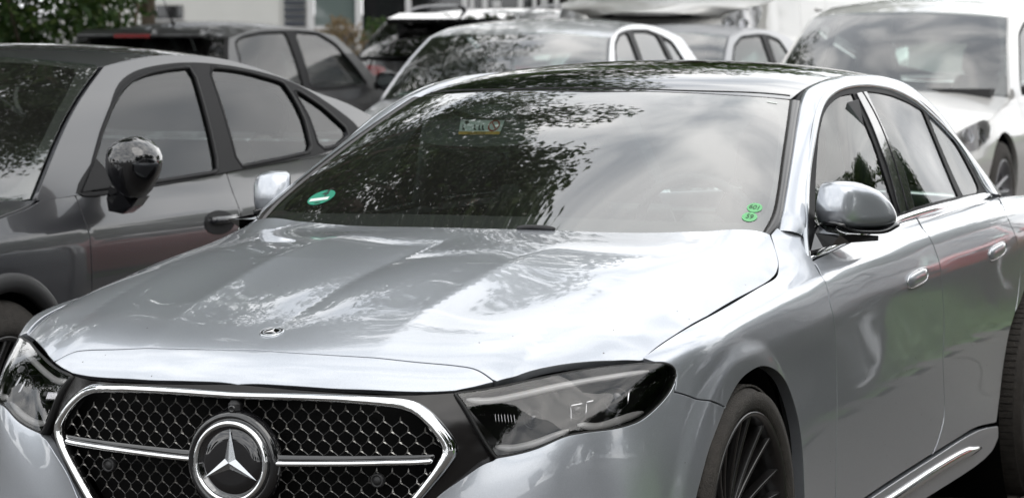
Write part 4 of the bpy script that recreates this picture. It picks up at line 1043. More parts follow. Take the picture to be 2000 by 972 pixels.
def car(root, sp, det=1.0):
    """a parked car from its measurements; nose towards -y of the root"""
    L_, w = sp['L'], sp['W'] / 2; pm = sp['paint']; st = .07 / det
    zb0, zb1 = sp['belt']; yc, zc = sp['cowl']; ywt, zwt = sp['wtop']; yre, zre = sp['rend']; yrg, zrg = sp['rglass']; zf = sp['zf']; wr = sp['wr']
    tr = sp.get('tyre', .32); ya, yb = sp['axles']
    prof = sp.get('prof', [(.15, .06), (.25, .03), (.4, .012), (.55, .0), (.68, .004), (.78, .016), (.86, .03), (zb0 + .01, .055), (1.3, .16)])
    fl = Flank(L_, w, prof=prof, nose=sp.get('nose'), front_lean=sp.get('lean', .12)); U_ = fl.U
    yA = yc + sp.get('abase', .18)
    zbelt = lambda y: zb0 + (zb1 - zb0) * np.clip((np.asarray(y, float) - yA) / (yrg - yA), 0, 1)
    wb = float(fl.to3(np.array([[U_(yA + .4), zb0]]))[0][0])
    zr_max = max(z for _, z in sp['roof'])
    def X(y, z):
        y = np.asarray(y, float); s_ = np.clip((z - zbelt(y)) / (zr_max - zb0), -.2, 1.2)
        tap = .0 + sp.get('taper', .10) * np.clip((y - L_ * .55) / (L_ * .45), 0, 1) ** 2
        return wb - (wb - wr) * (s_ * .8 + .2 * np.clip(s_, 0, 2) ** 2) - tap * s_
    # ---- lower body panels
    def ztop(y):
        y = np.asarray(y, float)
        hoodz = zf + (zb0 - .012 - zf) * np.clip((y - .12) / (yA - .12), 0, 1) ** .72
        return np.where(y < yA, hoodz, np.where(y > yrg, np.interp(y, [yrg, L_], [zb1, sp.get('tail', zb1 - .02)]), zbelt(y)))
    us = np.linspace(0, fl.s[-1], 60); yy = np.interp(us, fl.s, fl.P[:, 1]); zt = ztop(yy)
    cuts = [0, U_(ya + tr + .18), U_(sp['bpil']), U_(sp.get('door2', yb - tr * .9)), fl.s[-1]]
    names = ['front_body', 'front_door', 'rear_door', 'rear_body']
    if sp.get('van'): names[2] = 'side_panel'
    def arch(yc_):
        return [(U_(yc_) + (tr + .055) * math.cos(t), tr + (tr + .055) * math.sin(t)) for t in np.linspace(math.radians(-12), math.radians(192), 22)]
    for k, nm in enumerate(names):
        a, b = cuts[k], cuts[k + 1]
        top = [(u, z) for u, z in zip(us, zt) if a < u < b]
        top = [(a, float(np.interp(a, us, zt)))] + top + [(b, float(np.interp(b, us, zt)))]
        bot = [(b, .19)]
        for yc_ in (yb, ya):
            ar = arch(yc_)
            seg = [q for q in ar if a + .012 < q[0] < b - .012]
            if seg:
                if len(seg) == len(ar): bot += [(q[0], max(q[1], .19)) for q in seg]
                elif seg[0][0] < ar[0][0] - 1e-6: bot[-1:] = [(b, seg[0][1])] + seg   # arch runs through the right cut
                else: bot += seg + [(a, seg[-1][1])]
        if abs(bot[-1][0] - a) > 1e-6: bot.append((a, .19))
        out = np.array(top + bot)
        both(nm, trim(fl, out, sp=st, rim=.03, gap=.003), pm, root)
    vb = np.array([(0.3, .3)] + [(u, z - .05) for u, z in zip(us[4:-4], zt[4:-4])] + [(fl.s[-1] - .3, .3), (U_(yb + .6), .3), (U_(yb), .8), (U_(yb - .6), .3), (U_(ya + .6), .3), (U_(ya), .8), (U_(ya - .5), .3)])
    if det > .6: both('body_lining', trim(fl, np.array([(U_(ya + tr + .1), .3), (U_(yb - tr - .1), .3), (U_(yb - tr - .1), zb0 - .06), (U_(ya + tr + .1), zb0 - .08)]), sp=.2, off=-.04, rim=0), VOID, root)
    # ---- bonnet
    ue = np.linspace(np.interp(.62 * w, fl.P[:30, 0], fl.s[:30]), U_(yA), 26)
    E_ = fl.to3(np.stack([ue, np.interp(ue, us, zt)], 1)) + [-.004, 0, .004]
    def hoodf(uv):
        t, v = uv[:, 0], np.clip(uv[:, 1], 0, 1); s_ = np.sign(t + 1e-12); t = np.abs(t)
        e = np.stack([np.interp(v, np.linspace(0, 1, 26), E_[:, k]) for k in range(3)], 1)
        cy = .10 * 1 + (yc - .10) * v; czz = zf + .045 + (zc - zf - .045) * v ** .8
        return np.stack([s_ * t * e[:, 0], cy + (e[:, 1] - cy) * t ** 2.2, czz + (e[:, 2] - czz) * t ** 2.6], 1)
    put('bonnet', trim(Fn(hoodf), box2(-1, 1, 0, 1), sp=.07, rim=.03, gap=.003), pm, root)
    # ---- screens and roof
    def sheet(b, t_):   # b, t_: (centre y, z, edge y, z); edge x from the flank
        def f(uv):
            t, v = uv[:, 0], uv[:, 1]
            cy, czz = b[0] + (t_[0] - b[0]) * v, b[1] + (t_[1] - b[1]) * v + .035 * np.sin(PI * np.clip(v, 0, 1)) * (abs(t_[1] - b[1]) > .1)
            ey, ez = b[2] + (t_[2] - b[2]) * v, b[3] + (t_[3] - b[3]) * v + .035 * np.sin(PI * np.clip(v, 0, 1)) * (abs(t_[1] - b[1]) > .1)
            a = np.abs(t) ** 2
            return np.stack([t * (X(ey, ez) - .012), cy + (ey - cy) * a, czz + (ez - czz) * a ** 1.3], 1)
        return f
    ze = zwt - .035
    wsf = sheet((yc + .02, zc, yA, zb0), (ywt, zwt, ywt + .10, ze))
    mrg = sp.get('frit', .045)
    ft = Fn(wsf)
    inner = spl([(-.90, .05), (0, .07), (.90, .05), (.93, .12), (.90, .93), (.86, .955), (0, .955), (-.86, .955), (-.90, .93), (-.93, .12)], 3, closed=True)
    sc_ = put('windscreen', trim(ft, box2(-.985, .985, 0, 1), sp=.08, rim=.004, gap=.0), sp.get('glass', GLASS_F), root)
    put('windscreen_border', trim(ft, box2(-.98, .98, 0.005, .995), [inner], sp=.08, rim=0, gap=0, off=-.005), bpy.data.materials['frit_black'], sc_)
    put('cowl', trim(ft, box2(-.97, .97, -.06, .012), sp=.08, rim=0, gap=0, off=-.004), BLACKPL, root)
    roofp = np.array(sp['roof'])
    def rooff(uv):
        t, v = uv[:, 0], uv[:, 1]; y = ywt + (yre - ywt) * v; z = np.interp(y, roofp[:, 0], roofp[:, 1])
        yc2 = np.interp(y, spl(roofp, 6)[:, 0], spl(roofp, 6)[:, 1])
        a = np.abs(t) ** 2.2; e = y + .10 * (1 - v) + -.06 * v
        ez = yc2 - .035 - .02 * np.clip(v, 0, 1)
        return np.stack([t * (X(e, ez) - .012), y + (e - y) * a, yc2 + (ez - yc2) * a], 1)
    put('roof', trim(Fn(rooff), box2(-1, 1, 0, 1), sp=.08, rim=.02, gap=.0), sp.get('roofpaint', pm), root)
    rgf = sheet((yre, zre, yre - .06, zre - .055), (yrg + .03, zrg, yrg - .08, zrg - .01)) if not sp.get('van') else None
    if rgf:
        fr = Fn(rgf)
        put('rear_window', trim(fr, box2(-.97, .97, 0.06, .98), sp=.08, rim=0, gap=0, off=.002), sp.get('rglassmat', GLASS_S), root)
        put('tailgate_frame', trim(fr, box2(-1, 1, 0, 1), [rpoly([(-.86, .16), (.86, .16), (.88, .86), (-.88, .86)], 4)], sp=.08, rim=0, gap=0, off=-.008), sp.get('gatemat', BLACKPL), root)
    # ---- side glass house
    def sidef(uv): return np.stack([X(uv[:, 0], uv[:, 1]), uv[:, 0], uv[:, 1]], 1)
    sf = Fn(sidef)
    vs = np.linspace(0, 1, 10)
    ws_edge = wsf(np.stack([np.ones(10) * .99, vs], 1))[:, 1:]; rf_edge = rooff(np.stack([np.ones(12), np.linspace(0, 1, 12)], 1))[:, 1:]
    rg_edge = rgf(np.stack([np.ones(8), np.linspace(0, 1, 8)], 1))[:, 1:] if rgf else np.array([(yrg, zre - .05), (yrg, zb1)])
    bl = np.array([(y, float(zbelt(y)) - .004) for y in np.linspace(yrg - .08, yA, 12)])
    shell = loop(ws_edge, rf_edge[1:], rg_edge[1:], bl)
    wins = [resample(rpoly_keep(wn), step=.05, closed=True) for wn in sp['windows']]
    both('roof_pillars', trim(sf, shell, wins, sp=.08, rim=.02, gap=0), pm, root)
    if not sp.get('van') and sp.get('surround', True):
        al = np.vstack(wins); hv = hull2(al); hv = inset(resample(hv, step=.04, closed=True), -.014)
        both('window_surround', trim(sf, hv, wins, sp=.08, off=.0015, rim=.003, gap=0), BLACKST, root)
    for wn in wins:
        for flip in (0, 1):
            o = put('side_window', trim(sf, wn, sp=.1, off=-.008, rim=0, gap=-.006), sp.get('sglass', GLASS_S), root, flip)
        fr_ = sf.to3(wn); nr_ = sf.nrm(wn)
        V, F = sweep(fr_, nr_, [(-.008, -.008), (-.008, .002), (.008, .002), (.008, -.008)], closed=True)
        for flip in (0, 1): put('window_seal', (V, F), sp.get('seal', BLACKST), root, flip)
    # ---- nose and tail
    hp = sp['lamp']          # headlight outline in (u fraction of the half nose, z)
    un = U_(.35)
    lp = rpoly([(a * un, z) for a, z in hp], 4)
    for flip in (0, 1):
        ln = put('headlight', trim(fl, lp, sp=.05, rim=.0, gap=0, off=.006), LENS, root, flip)
        put('lamp_back', trim(fl, lp, sp=.07, rim=.0, gap=0, off=.0025), sp.get('lampback', LAMPCH), ln, flip)
        lc = lp.mean(0)
        for du in (-.07, .07):
            c = fl.to3(np.array([lc + [du, 0]]))[0]; n_ = fl.nrm(np.array([lc + [du, 0]]))[0]
            put('lamp_unit', lathe([(.045, .0035), (.041, .005), (.036, .0035), (0, .004)], c, n_, (0, 0, 1), 16), (LAMPGREY if du < 0 else LAMPCH) if 'lampback' not in sp else LAMPCH, ln, flip)
        ru = fl.s[-1] - U_(.3) + 0
        tl = rpoly([(fl.s[-1] - a * un, z) for a, z in sp['tlamp']], 4)
        put('tail_light', trim(fl, tl, sp=.05, rim=0, gap=0, off=.006), TAILRED, root, flip)
    for z0_, z1_, hw, mt in sp.get('grilles', [(.28, .42, .6, BLACKPL), (.55, .66, .42, BLACKPL)]):
        put('grille', trim(fl, box2(-hw * un, hw * un, z0_, z1_), sp=.06, rim=0, gap=0, off=.004), mt, root)
    # ---- wheels, inside
    for sx in (1, -1):
        for ay in (ya, yb):
            wheel(root, (sx * (w - .015), ay, tr), sx < 0, tr, sp.get('rimr', tr * .66), sp.get('nsp', 5), sp.get('rim', ALLOY), .2, style='star', tread=False)
            put('wheel_housing', lathe([(tr + .075, 0), (tr + .075, -.3), (.05, -.3)], (sx * (w - .05), ay, tr), (sx, 0, 0), (0, 0, 1), 28), VOID, root)
    mb = MB(); mb.box((0, L_ / 2, .22), (2 * w - .2, L_ - .5, .05)); mb.box((0, (yA + yrg) / 2, .5), (2 * w - .25, yrg - yA - .1, .05)); mb.box((0, yc + .12, .72), (2 * w - .3, .12, .5)); mb.box((0, yc + .3, zb0 - .10), (2 * w - .32, .3, .1), None, .03)
    mb.out('cabin_floor', INTER, root)
    if sp.get('seats', True):
        for sx in (1, -1):
            seat(root, sx * .36, yc + .75, .28 + sp.get('seath', 0)); 
        for xx in (-.4, .4): seat(root, xx, yc + 1.55, .20 + sp.get('seath', 0), headrest=False)
    # ---- mirrors and handles
    for sx in (1, -1):
        if sp.get('mirror', True):
            c = A3(w + .10, yA + .22, zb0 + .07)
            q = rrect(.20, .15, .6, 14)
            secs = [np.array([(c[0] + a * s_, c[1] + dy, c[2] + b * s_) for a, b in q]) for s_, dy in ((.35, -.075), (.75, -.06), (.96, -.025), (1, .03), (.97, .05))]
            G_ = np.array(secs); G_ = np.concatenate([G_, G_[:, :1]], 1); V, F = grid(G_); F = F + [tuple(range(14))]
            mo_ = put('door_mirror', (V, F), sp.get('mirmat', pm), root, sx < 0)
            put('mirror_glass', disc(c + [0, .046, 0], (0, 1, 0), (1, 0, 0), .085, 18, .062), bpy.data.materials['mirror_glass'] if not sp.get('dullmirror') else M('mirror_glass_dull', (.16, .17, .18), .1, 1), mo_, sx < 0)
            V, F = tube([A3(w - .03, yA + .2, zb0 + .03), A3(w + .06, yA + .21, zb0 + .05)], .03, 8); put('mirror_foot', (V, F), BLACKPL, mo_, sx < 0)
        for hy in sp.get('handles', []):
            P_ = fl.to3(np.array([[U_(hy - .09), zb0 - .13], [U_(hy), zb0 - .13], [U_(hy + .09), zb0 - .13]])) + [.018, 0, 0]
            P_[0, 0] -= .018; P_[2, 0] -= .018
            V, F = tube(spl(list(P_), 4), .014, 6); put('door_handle', (V, F), pm, root, sx < 0)
    return fl, X, rooff
def hull2(P):
    P = sorted(map(tuple, P)); lo = []; up = []
    for p in P:
        while len(lo) > 1 and (lo[-1][0] - lo[-2][0]) * (p[1] - lo[-2][1]) - (lo[-1][1] - lo[-2][1]) * (p[0] - lo[-2][0]) <= 0: lo.pop()
        lo.append(p)
    for p in P[::-1]:
        while len(up) > 1 and (up[-1][0] - up[-2][0]) * (p[1] - up[-2][1]) - (up[-1][1] - up[-2][1]) * (p[0] - up[-2][0]) <= 0: up.pop()
        up.append(p)
    return np.array(lo[:-1] + up[:-1])
def rpoly_keep(pts):
    """polygon with lightly rounded corners"""
    P = np.array(pts, float); out = []
    n = len(P)
    for i in range(n):
        a, b, c = P[i - 1], P[i], P[(i + 1) % n]
        la, lc = np.linalg.norm(a - b), np.linalg.norm(c - b); r = min(.03, la * .3, lc * .3)
        p0 = b + (a - b) / la * r; p2 = b + (c - b) / lc * r
        for t in (0, .33, .67, 1): out.append((1 - t) ** 2 * p0 + 2 * t * (1 - t) * b + t * t * p2)
    return np.array(out)
ALLOY = M('alloy_rim', (.36, .36, .37), .3, .95)
LAMPLT = M('lamp_reflector_pale', (.62, .62, .61), .3, .7)
TAILRED = M('tail_lamp_red', (.20, .006, .008), .08, 0, 1)
WHITEP = paint('white_paint', (.47, .465, .45), 0, .35)
SILV3 = paint('silver_paint_dull', (.26, .265, .28), .3, .42, .08, coat=.5)
VANP = paint('van_white_paint', (.34, .335, .32), 0, .4)
SILV2 = paint('silver_paint_pale', (.42, .43, .45), .45, .42, .08)
DARKP = paint('dark_grey_paint', (.012, .012, .013), .0, .4, .1, coat=.3)
BLACKP = paint('black_paint', (.008, .008, .009), .0, .3)
REDP = paint('red_paint', (.55, .012, .015), .1, .35)
GLASS_D = glass('tinted_glass', (.16, .18, .18), 1.6, .01, 1.1)

def place(label, name, cat, px, py, depth, local, yaw=0.0, face=1, group=None, z=None):
    """stand a car so that its local point lies where the lens sees (px, py) at that depth"""
    P = ond(px, py, depth); a = math.radians(yaw) + (PI if face < 0 else 0)
    lx, ly, lz = local
    wx, wy = lx * math.cos(a) - ly * math.sin(a), lx * math.sin(a) + ly * math.cos(a)
    o = thing(name, label, cat, (P[0] - wx, P[1] - wy, P[2] - lz if z is None else z), group, a)
    return o
# grey coupe-like crossover on the left
cross = thing('crossover_car', 'dark grey crossover with black angular mirror, parked on the left beside the silver saloon', 'car', (-2.92, 1.40, 0))
cross_spec = dict(L=4.45, W=1.86, paint=GREYP, belt=(.985, 1.075), cowl=(.92, .985), wtop=(1.86, 1.435), rend=(3.42, 1.335), rglass=(4.1, 1.08), zf=.80, wr=.63,
    roof=[(1.80, 1.425), (2.1, 1.458), (2.4, 1.472), (2.75, 1.463), (3.1, 1.418), (3.42, 1.345)], axles=(.90, 3.58), tyre=.345, bpil=2.50, door2=3.35, nsp=5, rim=RIMBLK, taper=.02, abase=.26, surround=False,
    prof=[(.15, .07), (.25, .035), (.33, .03), (.40, .02), (.50, .006), (.62, .002), (.72, .000), (.80, .002), (.86, .006), (.90, .022), (.94, .040), (1.0, .062), (1.08, .085), (1.3, .16)],
    windows=[[(1.50, 1.00), (1.615, 1.095), (1.74, 1.185), (1.87, 1.262), (1.98, 1.315), (2.10, 1.352), (2.25, 1.374), (2.40, 1.384), (2.555, 1.388), (2.49, 1.20), (2.425, 1.018), (2.0, 1.006)],
             [(2.665, 1.384), (2.82, 1.376), (2.95, 1.362), (3.20, 1.318), (3.235, 1.19), (3.19, 1.058), (2.9, 1.042), (2.575, 1.028), (2.62, 1.2)], [(3.235, 1.300), (3.30, 1.276), (3.42, 1.220), (3.57, 1.115), (3.42, 1.072), (3.25, 1.062), (3.275, 1.18)]],
    lamp=[(.45, .70), (.78, .69), (.95, .74), (.9, .78), (.6, .77)], tlamp=[(.2, .85), (.8, .86), (.95, .92), (.7, .94), (.2, .92)], handles=[2.36, 3.3], mirror=False)
cfl, cX, _ = car(cross, cross_spec, det=1.6)
# black window surround, arch lips and the faceted mirror of the grey crossover
for sx in (0, 1):
    q = np.array([(1.43, .995), (1.66, 1.12), (1.84, 1.25), (1.98, 1.335), (2.12, 1.375), (2.35, 1.398), (2.62, 1.40), (2.95, 1.372), (3.25, 1.318), (3.47, 1.235), (3.66, 1.115), (3.42, 1.062), (2.6, 1.02), (1.9, .992)])
    ss = Fn(lambda uv: np.stack([cX(uv[:, 0], uv[:, 1]), uv[:, 0], uv[:, 1]], 1))
    put('window_surround', trim(ss, resample(spl([p for p in q], 4, closed=True), step=.05, closed=True), [resample(rpoly_keep(wn), step=.05, closed=True) for wn in cross_spec['windows']], sp=.08, off=.0015, rim=.004, gap=0), BLACKST, cross, sx)
    for ay in cross_spec['axles']:
        ap = cfl.to3(np.array([(cfl.U(ay) + .40 * math.cos(t), max(.2, .345 + .40 * math.sin(t))) for t in np.linspace(math.radians(-18), math.radians(198), 40)]))
        V, F = sweep(ap + [.002, 0, 0], (1, 0, 0), [(-.03, -.02), (-.03, .004), (-.01, .012), (.02, .012), (.03, .004), (.03, -.02)]); put('arch_lip', (V, F), BLACKPL, cross, sx)
    # faceted mirror head on its short arm
    def lq_(px, py, x): return onx(px, py, x - 2.92) - A3(-2.92, 1.40, 0)
    hx = spl([ony(px, py, 2.86) - A3(-2.92, 1.40, 0) for px, py in ((209, 318), (214, 290), (238, 270), (268, 268), (296, 290), (304, 318), (294, 352), (268, 388), (240, 382), (218, 352))], 2, closed=True)
    hc = hx.mean(0)
    secs = [hc + (hx - hc) * s_ + [0, dy, dz] for s_, dy, dz in ((.0, -.075, .01), (.35, -.073, .008), (.72, -.055, .005), (.93, -.025, 0), (1, .01, 0), (.99, .05, 0), (.9, .065, 0), (0, .065, 0))]
    G_ = np.array(secs); G_ = np.concatenate([G_, G_[:, :1]], 1); V, F = grid(G_)
    mm_ = put('door_mirror', (V, F), BLACKGL, cross, sx)
    ft = np.array([lq_(208, 388, .925), lq_(214, 362, .915), lq_(232, 372, 1.0), lq_(272, 385, 1.08), lq_(258, 404, 1.07), lq_(240, 418, 1.0), lq_(212, 412, .935)])
    k = len(ft); V3 = np.vstack([ft, ft + [-.01, .09, 0]]); F3 = [tuple(range(k)), tuple(range(k, 2 * k))[::-1]] + [(i, k + i, k + (i + 1) % k, (i + 1) % k) for i in range(k)]
    emit('mirror_foot', mir(V3) if sx else V3, [f[::-1] for f in F3] if sx else F3, BLACKGL, mm_, smooth=False)
    tri = ss.to3(np.array([(1.46, .998), (1.625, 1.10), (1.70, 1.02), (1.71, 1.005)])) + [.006, 0, 0]
    emit('mirror_corner', mir(tri) if sx else tri, [(0, 1, 2, 3)], BLACKST, cross, smooth=False)

    hu = np.array([(cfl.U(2.33) + .115 * math.cos(t), .845 + .042 * math.sin(t)) for t in np.linspace(0, 2 * PI, 28)[:-1]])
    put('handle_recess', trim(cfl, hu, sp=.03, off=.002, rim=0, gap=0), BLACKST, cross, sx)
# silver compact van behind
mpv = place('silver compact people carrier facing the camera behind the black roof of the saloon', 'people_carrier', 'car', 1180, 192, 21.3, (.737, 1.16, 1.06), yaw=7)
car(mpv, dict(mirror=False, L=4.36, W=1.66, paint=SILV2, belt=(1.04, 1.11), cowl=(.98, 1.07), wtop=(1.68, 1.475), rend=(3.95, 1.47), rglass=(4.22, 1.10), zf=.76, wr=.565,
    roof=[(1.66, 1.47), (2.0, 1.53), (2.5, 1.565), (3.1, 1.555), (3.6, 1.515), (3.97, 1.47)], axles=(.86, 3.56), tyre=.32, bpil=2.32, door2=3.25, sglass=GLASS_S,
    windows=[[(1.42, 1.075), (1.60, 1.24), (1.80, 1.39), (2.02, 1.455), (2.28, 1.475), (2.24, 1.075)], [(2.40, 1.478), (2.85, 1.475), (3.10, 1.45), (3.22, 1.10), (2.34, 1.08)], [(3.20, 1.44), (3.50, 1.39), (3.72, 1.15), (3.34, 1.11)]],
    lamp=[(.5, .68), (.85, .68), (1.12, .80), (1.05, .84), (.7, .79)], tlamp=[(.3, .9), (.8, .9), (.95, 1.0), (.8, 1.04), (.3, 1.02)], handles=[2.15, 3.1], tin=1))
# white hatchback right
wht = place('white hatchback with a large windscreen and white bonnet, at the right edge', 'white_hatchback', 'car', 1946, 186, 20.4, (.70, 1.20, .93), yaw=1)
car(wht, dict(L=4.2, W=1.68, paint=WHITEP, lampback=LAMPLT, belt=(.92, .97), cowl=(1.02, .955), wtop=(1.66, 1.44), rend=(3.7, 1.45), rglass=(4.05, 1.0), zf=.68, wr=.60,
    roof=[(1.64, 1.435), (2.0, 1.50), (2.5, 1.535), (3.1, 1.52), (3.7, 1.455)], axles=(.86, 3.46), tyre=.33, bpil=2.36, door2=3.2,
    windows=[[(1.50, .96), (1.66, 1.12), (1.85, 1.29), (2.08, 1.36), (2.30, 1.375), (2.28, .955)], [(2.42, 1.375), (2.9, 1.365), (3.15, 1.33), (3.25, .985), (2.38, .958)]],
    lamp=[(.66, .64), (.95, .63), (1.22, .74), (1.16, .80), (.85, .75)], tlamp=[(.3, .8), (.8, .8), (.95, .9), (.8, .95), (.3, .92)], handles=[2.2, 3.1]))
# small silver car between
sml = place('small silver coupe half hidden between the people carrier and the white hatchback', 'small_car', 'car', 1425, 68, 26, (.60, 1.75, 1.33), yaw=0)
car(sml, dict(L=3.9, W=1.58, paint=SILV3, belt=(.90, .95), cowl=(1.0, .93), wtop=(1.62, 1.345), rend=(3.3, 1.35), rglass=(3.75, .98), zf=.70, wr=.57,
    roof=[(1.6, 1.34), (1.9, 1.385), (2.4, 1.41), (2.9, 1.395), (3.3, 1.35)], axles=(.8, 3.2), tyre=.29, bpil=2.55, door2=2.9,
    windows=[[(1.42, .95), (1.6, 1.12), (1.76, 1.24), (2.0, 1.305), (2.5, 1.32), (2.52, .95)], [(2.64, 1.315), (2.95, 1.27), (3.2, 1.0), (2.64, .955)]],
    lamp=[(.55, .6), (.9, .6), (1.1, .68), (1.0, .73), (.7, .7)], tlamp=[(.3, .75), (.8, .75), (.9, .85), (.3, .86)], handles=[2.4]), det=.8)
# white van
van = place('large white van with clear headlamp, furthest back at the top of the picture', 'white_van', 'van', 1442, 42, 27, (.80, .22, 1.0), yaw=0)
car(van, dict(L=5.1, W=1.94, lampback=LAMPLT, paint=VANP, belt=(1.22, 1.24), cowl=(.85, 1.24), wtop=(1.55, 1.86), rend=(4.9, 1.86), rglass=(5.0, 1.2), zf=1.03, wr=.80, van=True,
    roof=[(1.53, 1.86), (2.0, 1.91), (3, 1.92), (4.5, 1.91), (4.92, 1.87)], axles=(.95, 4.05), tyre=.335, bpil=2.2, door2=3.3, lean=.2,
    windows=[[(1.22, 1.26), (1.45, 1.55), (1.68, 1.76), (2.1, 1.78), (2.12, 1.25)]],
    lamp=[(.62, .88), (.85, .86), (1.12, .98), (1.18, 1.12), (.95, 1.08), (.72, .98)], tlamp=[(.8, .9), (.95, .9), (.95, 1.3), (.8, 1.3)], handles=[2.0], grilles=[(.30, .46, .6, BLACKPL), (.80, .90, .58, BLACKPL)]), det=.8)
# dark hatchback, seen from behind
dkh = place('dark grey hatchback with roof aerial, seen from behind at upper left', 'dark_hatchback', 'car', 432, 66, 24.8, (-.60, 3.47, 1.40), face=-1, yaw=0)
car(dkh, dict(L=3.95, W=1.77, dullmirror=1, paint=DARKP, belt=(.93, 1.0), cowl=(.92, .96), wtop=(1.55, 1.40), rend=(3.5, 1.42), rglass=(3.82, 1.02), zf=.70, wr=.60,
    roof=[(1.53, 1.395), (1.95, 1.455), (2.45, 1.485), (3.0, 1.475), (3.52, 1.42)], axles=(.86, 3.26), tyre=.32, bpil=2.40, door2=3.0, rglassmat=GLASS_D,
    windows=[[(1.36, .965), (1.50, 1.12), (1.70, 1.30), (1.93, 1.385), (2.36, 1.405), (2.42, .965)], [(2.50, 1.405), (2.9, 1.40), (3.2, 1.375), (3.38, 1.335), (3.50, 1.02), (2.54, .97)]],
    lamp=[(.5, .6), (.9, .6), (1.1, .7), (1.0, .75), (.7, .72)], tlamp=[(.5, .80), (.95, .80), (1.0, .98), (.6, .98)], handles=[2.2, 3.1]))
mb = MB(); mb.box((0, 3.58, 1.40), (1.08, .16, .03), np.array(Matrix.Rotation(math.radians(-14), 3, 'X')), .01); mb.out('tailgate_spoiler', DARKP, dkh)
mb = MB(); mb.box((.05, 3.665, 1.385), (.30, .02, .028)); mb.out('brake_light', TAILRED, dkh)
V, F = tube([A3(.0, 3.1, 1.462), A3(0, 3.15, 1.51), A3(0, 3.27, 1.67)], .006, 6, scale=[2.4, 1, .6]); put('roof_aerial', (V, F), BLACKST, dkh)
# dark sport utility with roof bars, from behind
suv = place('black estate-like sport utility with curved roof bars and red tail lamp, seen from behind', 'sport_utility', 'car', 684, 137, 30, (.88, 4.38, .98), face=-1, yaw=0)
car(suv, dict(L=4.5, W=1.85, paint=BLACKP, roofpaint=SILV2, belt=(1.0, 1.08), cowl=(1.0, 1.05), wtop=(1.75, 1.47), rend=(4.05, 1.475), rglass=(4.36, 1.10), zf=.80, wr=.64,
    roof=[(1.73, 1.465), (2.2, 1.52), (2.8, 1.54), (3.5, 1.52), (4.05, 1.475)], axles=(.9, 3.6), tyre=.34, bpil=2.45, door2=3.3, rglassmat=GLASS_R,
    windows=[[(1.5, 1.04), (1.7, 1.22), (1.9, 1.38), (2.1, 1.44), (2.38, 1.455), (2.36, 1.04)], [(2.52, 1.455), (3.1, 1.45), (3.5, 1.40), (3.75, 1.10), (2.48, 1.05)]],
    lamp=[(.5, .7), (.9, .7), (1.1, .8), (1.0, .84), (.7, .8)], tlamp=[(.5, .955), (.9, .94), (1.05, 1.0), (.85, 1.02), (.5, 1.0)], handles=[2.2, 3.2]))
mb = MB(); mb.box((0, 4.12, 1.44), (1.16, .30, .05), np.array(Matrix.Rotation(math.radians(-10), 3, 'X')), .015); mb.out('tailgate_spoiler', BLACKGL, suv)
for sx in (1, -1):
    V, F = tube(spl([A3(sx * .60, 2.2, 1.485), A3(sx * .605, 2.4, 1.545), A3(sx * .605, 3.0, 1.56), A3(sx * .60, 3.6, 1.53), A3(sx * .585, 3.9, 1.465)], 5), .012, 8); put('roof_bar', (V, F), ALLOY, suv)
V, F = tube([A3(0, 3.8, 1.49), A3(0, 3.86, 1.54), A3(0, 3.96, 1.56)], .02, 6, scale=[1.2, .8, .3]); put('roof_aerial', (V, F), BLACKST, suv)
# neighbours out of frame that the flank mirrors
nbr = thing('parked_hatchback', 'dark hatchback standing alongside, mirrored in the saloon doors', 'car', (2.93, 2.02, 0))
HATCH = dict(L=4.45, W=1.82, paint=DARKP, belt=(.95, 1.0), cowl=(1.0, .97), wtop=(1.72, 1.41), rend=(3.95, 1.42), rglass=(4.28, 1.03), zf=.72, wr=.60,
    roof=[(1.70, 1.40), (2.1, 1.46), (2.6, 1.49), (3.2, 1.48), (3.95, 1.42)], axles=(.88, 3.56), tyre=.335, rimr=.235, bpil=2.42, door2=3.25,
    windows=[[(1.48, .985), (1.65, 1.13), (1.85, 1.31), (2.08, 1.39), (2.32, 1.41), (2.30, .985)], [(2.46, 1.41), (2.9, 1.405), (3.3, 1.36), (3.55, 1.04), (2.42, .99)]],
    lamp=[(.5, .6), (.9, .6), (1.1, .7), (1.0, .75), (.7, .72)], tlamp=[(.5, .80), (.95, .80), (1.0, .98), (.6, .98)], handles=[2.2, 3.1])
car(nbr, HATCH)
red = thing('parked_hatchback', 'red hatchback on the grass, mirrored in the rear door of the saloon', 'car', (3.25, 9.2, 0.02), None, math.radians(-4))
car(red, dict(HATCH, paint=REDP), det=.7)

# ================================================================== ground cover, paving, trees, building
gx = np.concatenate([np.linspace(-300, -60, 9)[:-1], np.linspace(-60, 60, 41), np.linspace(60, 300, 9)[1:]]); gy = np.concatenate([np.linspace(-300, -40, 9)[:-1], np.linspace(-40, 90, 45), np.linspace(90, 500, 12)[1:]])
GX, GY = np.meshgrid(gx, gy, indexing='ij')
def gzv(q):
    z = GT_(q); r = np.hypot(q[:, 0], q[:, 1] - 15); k = np.clip((160 - r) / 80, 0, 1); return z * k + .3 * (1 - k)
GZ = gzv(np.c_[GX.ravel(), GY.ravel()]).reshape(GX.shape)
V, F = grid(np.stack([GX, GY, GZ], 2)); g = put('ground', (V, F), M('asphalt', (.055, .053, .05), .85, noise=.3, nscale=8, bump=.3, bscale=120)); g['kind'] = 'structure'
def sheet_over(x0, x1, y0, y1, dz, n=14):
    a, b = np.meshgrid(np.linspace(x0, x1, n), np.linspace(y0, y1, n), indexing='ij')
    z = GT_(np.c_[a.ravel(), b.ravel()]).reshape(a.shape) + dz; return grid(np.stack([a, b, z], 2))
LAWN = M('lawn_soil', (.05, .115, .018), .9, noise=.5, nscale=3, bump=.5, bscale=40)
o = put('lawn', sheet_over(1.95, 16, 1, 40, .035, 30), LAWN); o['kind'] = 'structure'
